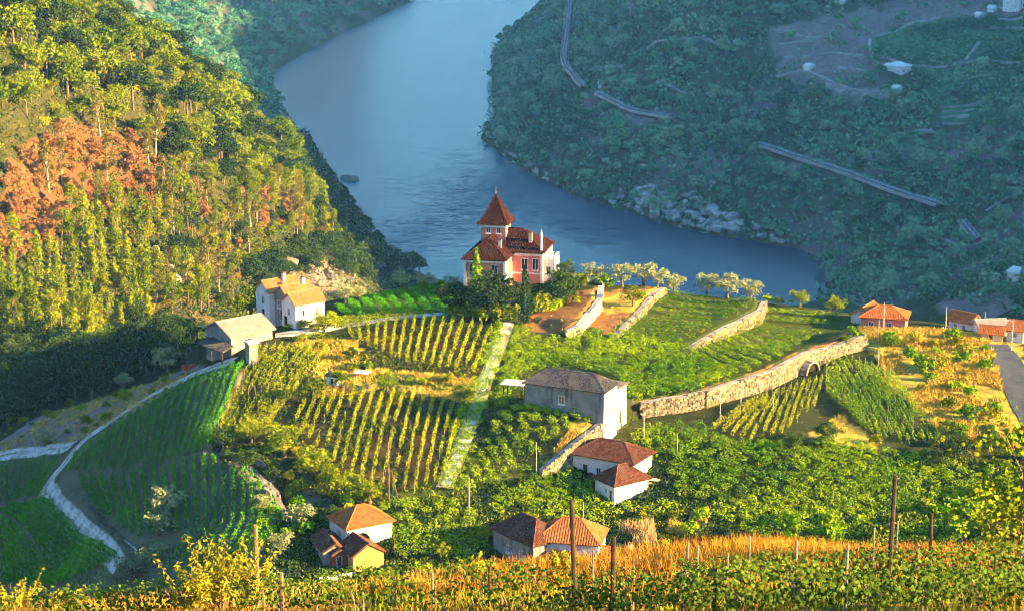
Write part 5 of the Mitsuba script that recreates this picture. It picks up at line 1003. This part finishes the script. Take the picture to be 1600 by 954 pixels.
for i, (p_, n_, h_) in enumerate([([(1340,512),(1545,520),(1555,560),(1590,700),(1480,690),(1390,600)], 40000, .7), ([(520,582),(600,577),(740,594),(735,630),(600,608),(490,622)], 12000, .5), ([(440,532),(560,532),(560,580),(470,612),(500,560)], 7000, .45), ([(880,458),(1035,452),(950,520),(900,500),(880,520),(820,515),(830,490)], 8000, .4), ([(840,735),(905,655),(930,660),(880,716)], 3000, .5), ([(1270,680),(1310,650),(1370,690),(1370,710)], 3000, .5), ([(1050,800),(1110,795),(1100,835),(1040,835)], 2500, .6), ([(0,690),(60,650),(140,628),(230,600),(300,575),(330,572),(200,650),(120,690),(0,718)], 9000, .5)]):
    tufts('dry_grass', p_, 'grass_gold', n_, h_, seed=60 + i, thr=.40, w=.09)
tufts('reeds', [(948,826),(1020,820),(1026,852),(945,852)], 'reed', 2600, 1.5, seed=70, w=.05, thr=.46, lean=.10)

for i, mm in enumerate(('leaf_shade', 'leaf_bush', 'leaf_shade')):
    tufts('weeds', [(450,790),(560,800),(700,770),(840,740),(960,700),(1010,680),(1250,690),(1640,730),(1640,860),(1000,880),(420,930),(400,880)], mm, 45000, .35, seed=120 + i, w=.16, thr=.40, sc=3.0, lean=.5)
    tufts('weeds', [(690,760),(735,640),(790,520),(830,520),(960,530),(1060,550),(1100,590),(1000,650),(900,650),(840,720),(760,770)], mm, 9000, .2, seed=130 + i, w=.14, thr=.42, sc=3.0, lean=.5)
    tufts('weeds', [(400,545),(540,500),(770,500),(740,600),(690,770),(600,790),(440,770),(330,700)], mm, 20000, .3, seed=140 + i, w=.14, thr=.56, sc=3.0, lean=.5)
# poles
def pole(px, top, base, r, mat_, label, group=None, y0=222.0, arm=None, name='pole', cat='pole', lean=(0, 0)):
    q = hit(px, base, y0) if y0 > 100 else front_hit(px, base)
    if q[1] > 350: q = hit(px, base + 12, y0)
    h = (base - top) / SC(q) / .955; k = thing(name, label, cat, group); P_ = [q - [0, 0, .4], q + [lean[0] * h, lean[1] * h, h]]
    if arm:
        put('shaft', tube(P_, [r, r * .7], 7), mat_, k); put('arm', tube([P_[1] - [0, 0, .1], P_[1] + [arm * .6, 0, .1], P_[1] + [arm, 0, 0]], .05, 5), mat_, k); put('lamp_head', (box(-.35, .35, -.12, .12, -.1, .06)[0] + P_[1] + [arm, 0, 0], BF), 'concrete', k)
    else: scene[k] = mikit.ply(tube(P_, [r, r * .75], 7), mat_)
pole(1380, 473, 518, .10, 'concrete', 'pale concrete utility pole in front of the salmon bungalow', name='utility_pole', cat='utility pole'); pole(1477, 480, 520, .09, 'concrete', 'thin utility pole left of the house with the red gable', name='utility_pole', cat='utility pole')
pole(1580, 501, 548, .12, 'concrete', 'street lamp with a short arm beside the asphalt road', arm=-1.0, name='street_lamp', cat='street lamp'); pole(1372, 500, 536, .06, 'concrete', 'short thin pole right of the end of the long wall', name='utility_pole', cat='utility pole'); pole(1538, 487, 520, .07, 'concrete', 'thin utility pole over the long white building', name='utility_pole', cat='utility pole')
for px, t, b, lab in [(1125,600,655,'thin grey pole at the foot of the middle of the long wall'),(1157,598,640,'thin grey pole right of the middle of the long wall'),(1006,645,686,'thin grey pole where the long wall begins, beside the winery'),(914,664,720,'thin grey pole in front of the wall below the winery'),(838,690,738,'thin pole at the low end of the winery wall'),(1058,676,712,'thin pole standing in the lower canopy below the long wall'),(1208,622,650,'short pole in the rows below the long wall'),(733,744,806,'grey pole at the bottom end of the slab path'),(911,783,818,'curved-top pale pole below the small white cottage'),(1372,545,570,'short pole above the rows right of the arch')]:
    pole(px, t, b, .07, 'concrete', lab)
pole(608, 690, 786, .11, 'bark', 'tall brown timber pole in the lower middle plot', name='timber_pole'); pole(624, 734, 784, .07, 'bark', 'leaning timber prop beside the tall brown timber pole', name='timber_pole', lean=(-.22, 0))

# ------------------------------------------------------------------ the foreground: posts, vines with real leaves, dry grass
def vine_leaf():
    a = np.radians([-90, -50, -20, 10, 38, 62, 90, 118, 142, 170, 200, 230]); r_ = np.array([.28, .62, .45, .85, .58, .72, 1.0, .72, .58, .85, .45, .62])
    v = np.stack([r_ * np.cos(a), r_ * np.sin(a), -.22 * r_ ** 2], -1); v = np.vstack([[[0, 0, 0]], v]); n = len(a)
    return v, np.array([[0, 1 + i, 1 + (i + 1) % n] for i in range(n)])
LV, LF = vine_leaf()
def leaves_at(c, nrm, size, rng):
    n, a, b = frame(nrm); th = rng.uniform(0, 6.283, len(c))[:, None]; a, b = a * np.cos(th) + b * np.sin(th), b * np.cos(th) - a * np.sin(th)
    s = (size * rng.uniform(.6, 1.3, len(c)))[:, None, None]
    V = c[:, None] + s * (LV[None, :, :1] * a[:, None] + LV[None, :, 1:2] * b[:, None] + LV[None, :, 2:] * n[:, None])
    return V.reshape(-1, 3), (np.arange(len(c))[:, None, None] * len(LV) + LF[None]).reshape(-1, 3)
fr = np.random.default_rng(21)
def front_row(pts, label, dens, h, gaps=.35):
    k = thing('foreground_vine_row', label, 'vine row'); w = front_hit(*np.array(pts, float).T); L = LineString(w[:, :2]); n = int(L.length * dens * 2.0)
    s = fr.uniform(0, L.length, n); g = meshkit.noise(np.stack([s / .9, 0 * s + len(pts) + w[0, 1], 0 * s], -1), 5); keep = g > gaps * fr.uniform(.4, 1.1, n); s, g = s[keep], g[keep]
    xy = np.array([L.interpolate(x).coords[0] for x in s]); th = fr.uniform(0, 6.283, len(s)); rr = np.sqrt(fr.uniform(.3, 1, len(s))) * (.6 + .7 * g)
    P_ = np.stack([xy[:, 0] + fr.normal(size=len(s)) * .1, xy[:, 1] + .34 * np.cos(th) * rr, ground(xy[:, 0], xy[:, 1]) + h * (.58 + .45 * np.sin(th) * rr)], -1)
    put('foliage', leaves_at(P_, np.stack([fr.normal(size=len(s)) * .5, np.cos(th) - .3, np.sin(th) * .8 + .5], -1), .066, fr), 'leaf_front', k)
    for x in np.arange(.4, L.length, 1.3):
        q = np.array(L.interpolate(x).coords[0]); z = float(ground(*q)); put('stem', tube([[q[0], q[1], z - .2], [q[0] + fr.normal() * .06, q[1], z + .35], [q[0] + fr.normal() * .15, q[1], z + h * .7]], [.035, .03, .018], 5), 'bark', k)
front_row([(-40,960),(200,962),(420,958)], 'vine row along the bottom edge at the left', 70, .9)
front_row([(60,944),(260,938),(450,936),(640,930)], 'straggling vine row behind the bottom-left row', 60, .8, .45)
front_row([(420,960),(640,962),(860,958)], 'vine row along the bottom edge in the middle', 75, 1.0)
front_row([(640,922),(860,926),(1060,918),(1250,912)], 'vine row above the bottom edge in the middle', 50, .85, .48)
front_row([(860,966),(1100,964),(1330,960),(1640,956)], 'dense vine row along the bottom edge at the right', 120, 1.1, .22)
front_row([(1060,946),(1300,938),(1480,930),(1640,926)], 'dense vine row second from the bottom edge at the right', 110, 1.1, .25)
front_row([(1180,908),(1340,902),(1500,900),(1640,896)], 'vine row third from the bottom edge at the right', 55, .85, .45)
front_row([(1340,882),(1500,878),(1640,872)], 'thin vine row furthest from the bottom edge at the right', 30, .7, .5)
for px, t, b, w_, lab in [(1388,740,908,9,'tallest dark wooden post standing in the right foreground'),(900,778,958,9,'tall dark leaning post in the middle foreground'),(403,818,950,9,'tall sunlit orange-brown post in the left foreground'),(957,836,960,10,'stout brown post right of the tall leaning post'),(441,892,962,8,'short stout post right of the sunlit orange-brown post'),(1453,800,900,6,'brown post right of the tallest dark post'),(1363,823,898,4,'slim stake just left of the tallest dark post'),(1243,842,940,5,'grey stake left of the middle of the right foreground'),
    (1321,848,955,5,'long grey stake between two dark posts at the right'),(1072,846,912,5,'pale stake right of the stout brown post'),(1090,850,902,4,'short stake beside the pale stake'),(1134,862,960,4,'thin pale stake in the middle right foreground'),(1116,886,960,7,'thick black stub post in the middle right foreground'),(1433,848,892,4,'short stake between the tall post and the brown post'),(989,880,960,3,'very thin pale stake in the golden grass'),(765,882,952,7,'dark stub post left of the tall leaning post'),(755,908,950,3,'thin stake beside the dark stub post'),
    (568,924,960,4,'short stake at the bottom edge left of the middle'),(677,892,950,5,'weathered stake in front of the gap between bottom cottages'),(835,880,914,4,'short stake before the grey stone house'),(926,856,918,3,'thin pole in front of the orange-roofed house'),(1063,886,914,5,'dark stub beside the slate hut'),(1500,836,884,3,'pale thin stake at the right'),(1170,836,900,4,'slim stake right of the large green bush'),(1398,812,900,3,'thin stake touching the tallest dark post'),(1564,828,886,3,'pale bent pipe near the right edge'),(1488,850,890,3,'thin dark stake near the right edge'),(1552,868,940,5,'dark stub post at the bottom right'),(200,918,962,4,'stake in the bottom-left vines'),(520,936,962,4,'small stake in the bottom middle-left vines')]:
    q = front_hit(px, b); pole(px, t, b, w_ / SC(q) / 2, 'wood_dark' if px in (1388, 900, 1116, 765, 957, 1552, 1453) else 'wood_post' if w_ > 6 else 'wood_grey', lab, y0=34.0, name='vine_post', cat='post', lean=(-.045 if px == 900 else fr.normal() * .012, 0))  # tall posts get dark wood to paint in their backlit shade
fore = [(-26, 51), (26, 51), (26, 88), (-26, 88)]
tufts('foreground_grass', fore, 'grass_fox', 110000, .5, 34, 90, 81, .012, .50, 7.0)
tufts('foreground_grass', fore, 'grass_gold', 70000, .46, 34, 90, 82, .012, .46, 4.0)
tufts('foreground_weeds', [(-26, 38), (26, 38), (26, 52), (-26, 52)], 'leaf_bush', 30000, .22, 34, 90, 84, .018, .34, 3.0)
tufts('foreground_grass', [(-26, 38), (26, 38), (26, 52), (-26, 52)], 'grass_fox', 16000, .3, 34, 90, 85, .012, .5, 4.0)
tufts('foreground_weeds', fore, 'leaf_bush', 30000, .34, 34, 90, 83, .022, .46, 3.0)
for px, py, s_, lab in [(300,962,.95,'golden broom bush at the bottom left, left one'),(345,955,1.15,'largest golden broom bush at the bottom left'),(395,955,1.0,'golden broom bush touching the sunlit orange-brown post'),(30,962,.85,'golden bush in the bottom left corner'),(105,968,.6,'low golden bush right of the corner bush'),(880,908,.6,'golden bush in front of the orange-roofed house'),(740,916,.55,'golden bush left of the dark stub post')]:
    q = front_hit(px, py); k = thing('broom_bush', lab, 'bush'); r = np.random.default_rng(px); n = int(900 * s_); st = []
    for i in range(int(26 * s_)):
        d = r.normal(size=3) * [.35, .35, .1] + [0, 0, 1]; tip = q + d * s_ * r.uniform(.8, 1.75); st.append((q + d * .1, tip))
    put('stems', join([tube([a - [0, 0, .3], (a + b) / 2 + r.normal(size=3) * .03, b], [.012, .009, .003], 4) for a, b in st]), 'bark', k, kind='stuff')
    pick = r.integers(len(st), size=n); t = r.uniform(.25, 1, n)[:, None]; A_ = np.array([a for a, _ in st])[pick]; B_ = np.array([b for _, b in st])[pick]
    put('sprays', leaf_cloud(A_ + (B_ - A_) * t + r.normal(size=(n, 3)) * .05 * s_, r.normal(size=(n, 3)) + [0, 0, .3], .085, r, 2.6), 'leaf_gold', k, kind='stuff')
# the leafy tree at the right edge
k = thing('fig_tree', 'large-leaved yellow-green tree at the right edge', 'tree'); q = front_hit(1590, 890); lr = np.random.default_rng(8); cl = []
for i in range(26): cl.append(q + np.array([lr.normal() * .8, lr.normal() * .7, lr.uniform(.9, 4.4)]))
C_ = np.repeat(np.array(cl), 55, 0) + lr.normal(size=(26 * 55, 3)) * .34
put('crown', leaves_at(C_, lr.normal(size=C_.shape) + [.2, -.5, .7], .10, lr), 'leaf_bush', k); put('trunk', join([tube([q - [0, 0, .3], q + [.1, 0, 1.4], q + [0, .1, 3.2]], [.12, .09, .04], 6)] + limbs(q + np.array([.05, 0, 1.0]), cl[:8], .05, lr)), 'bark', k)
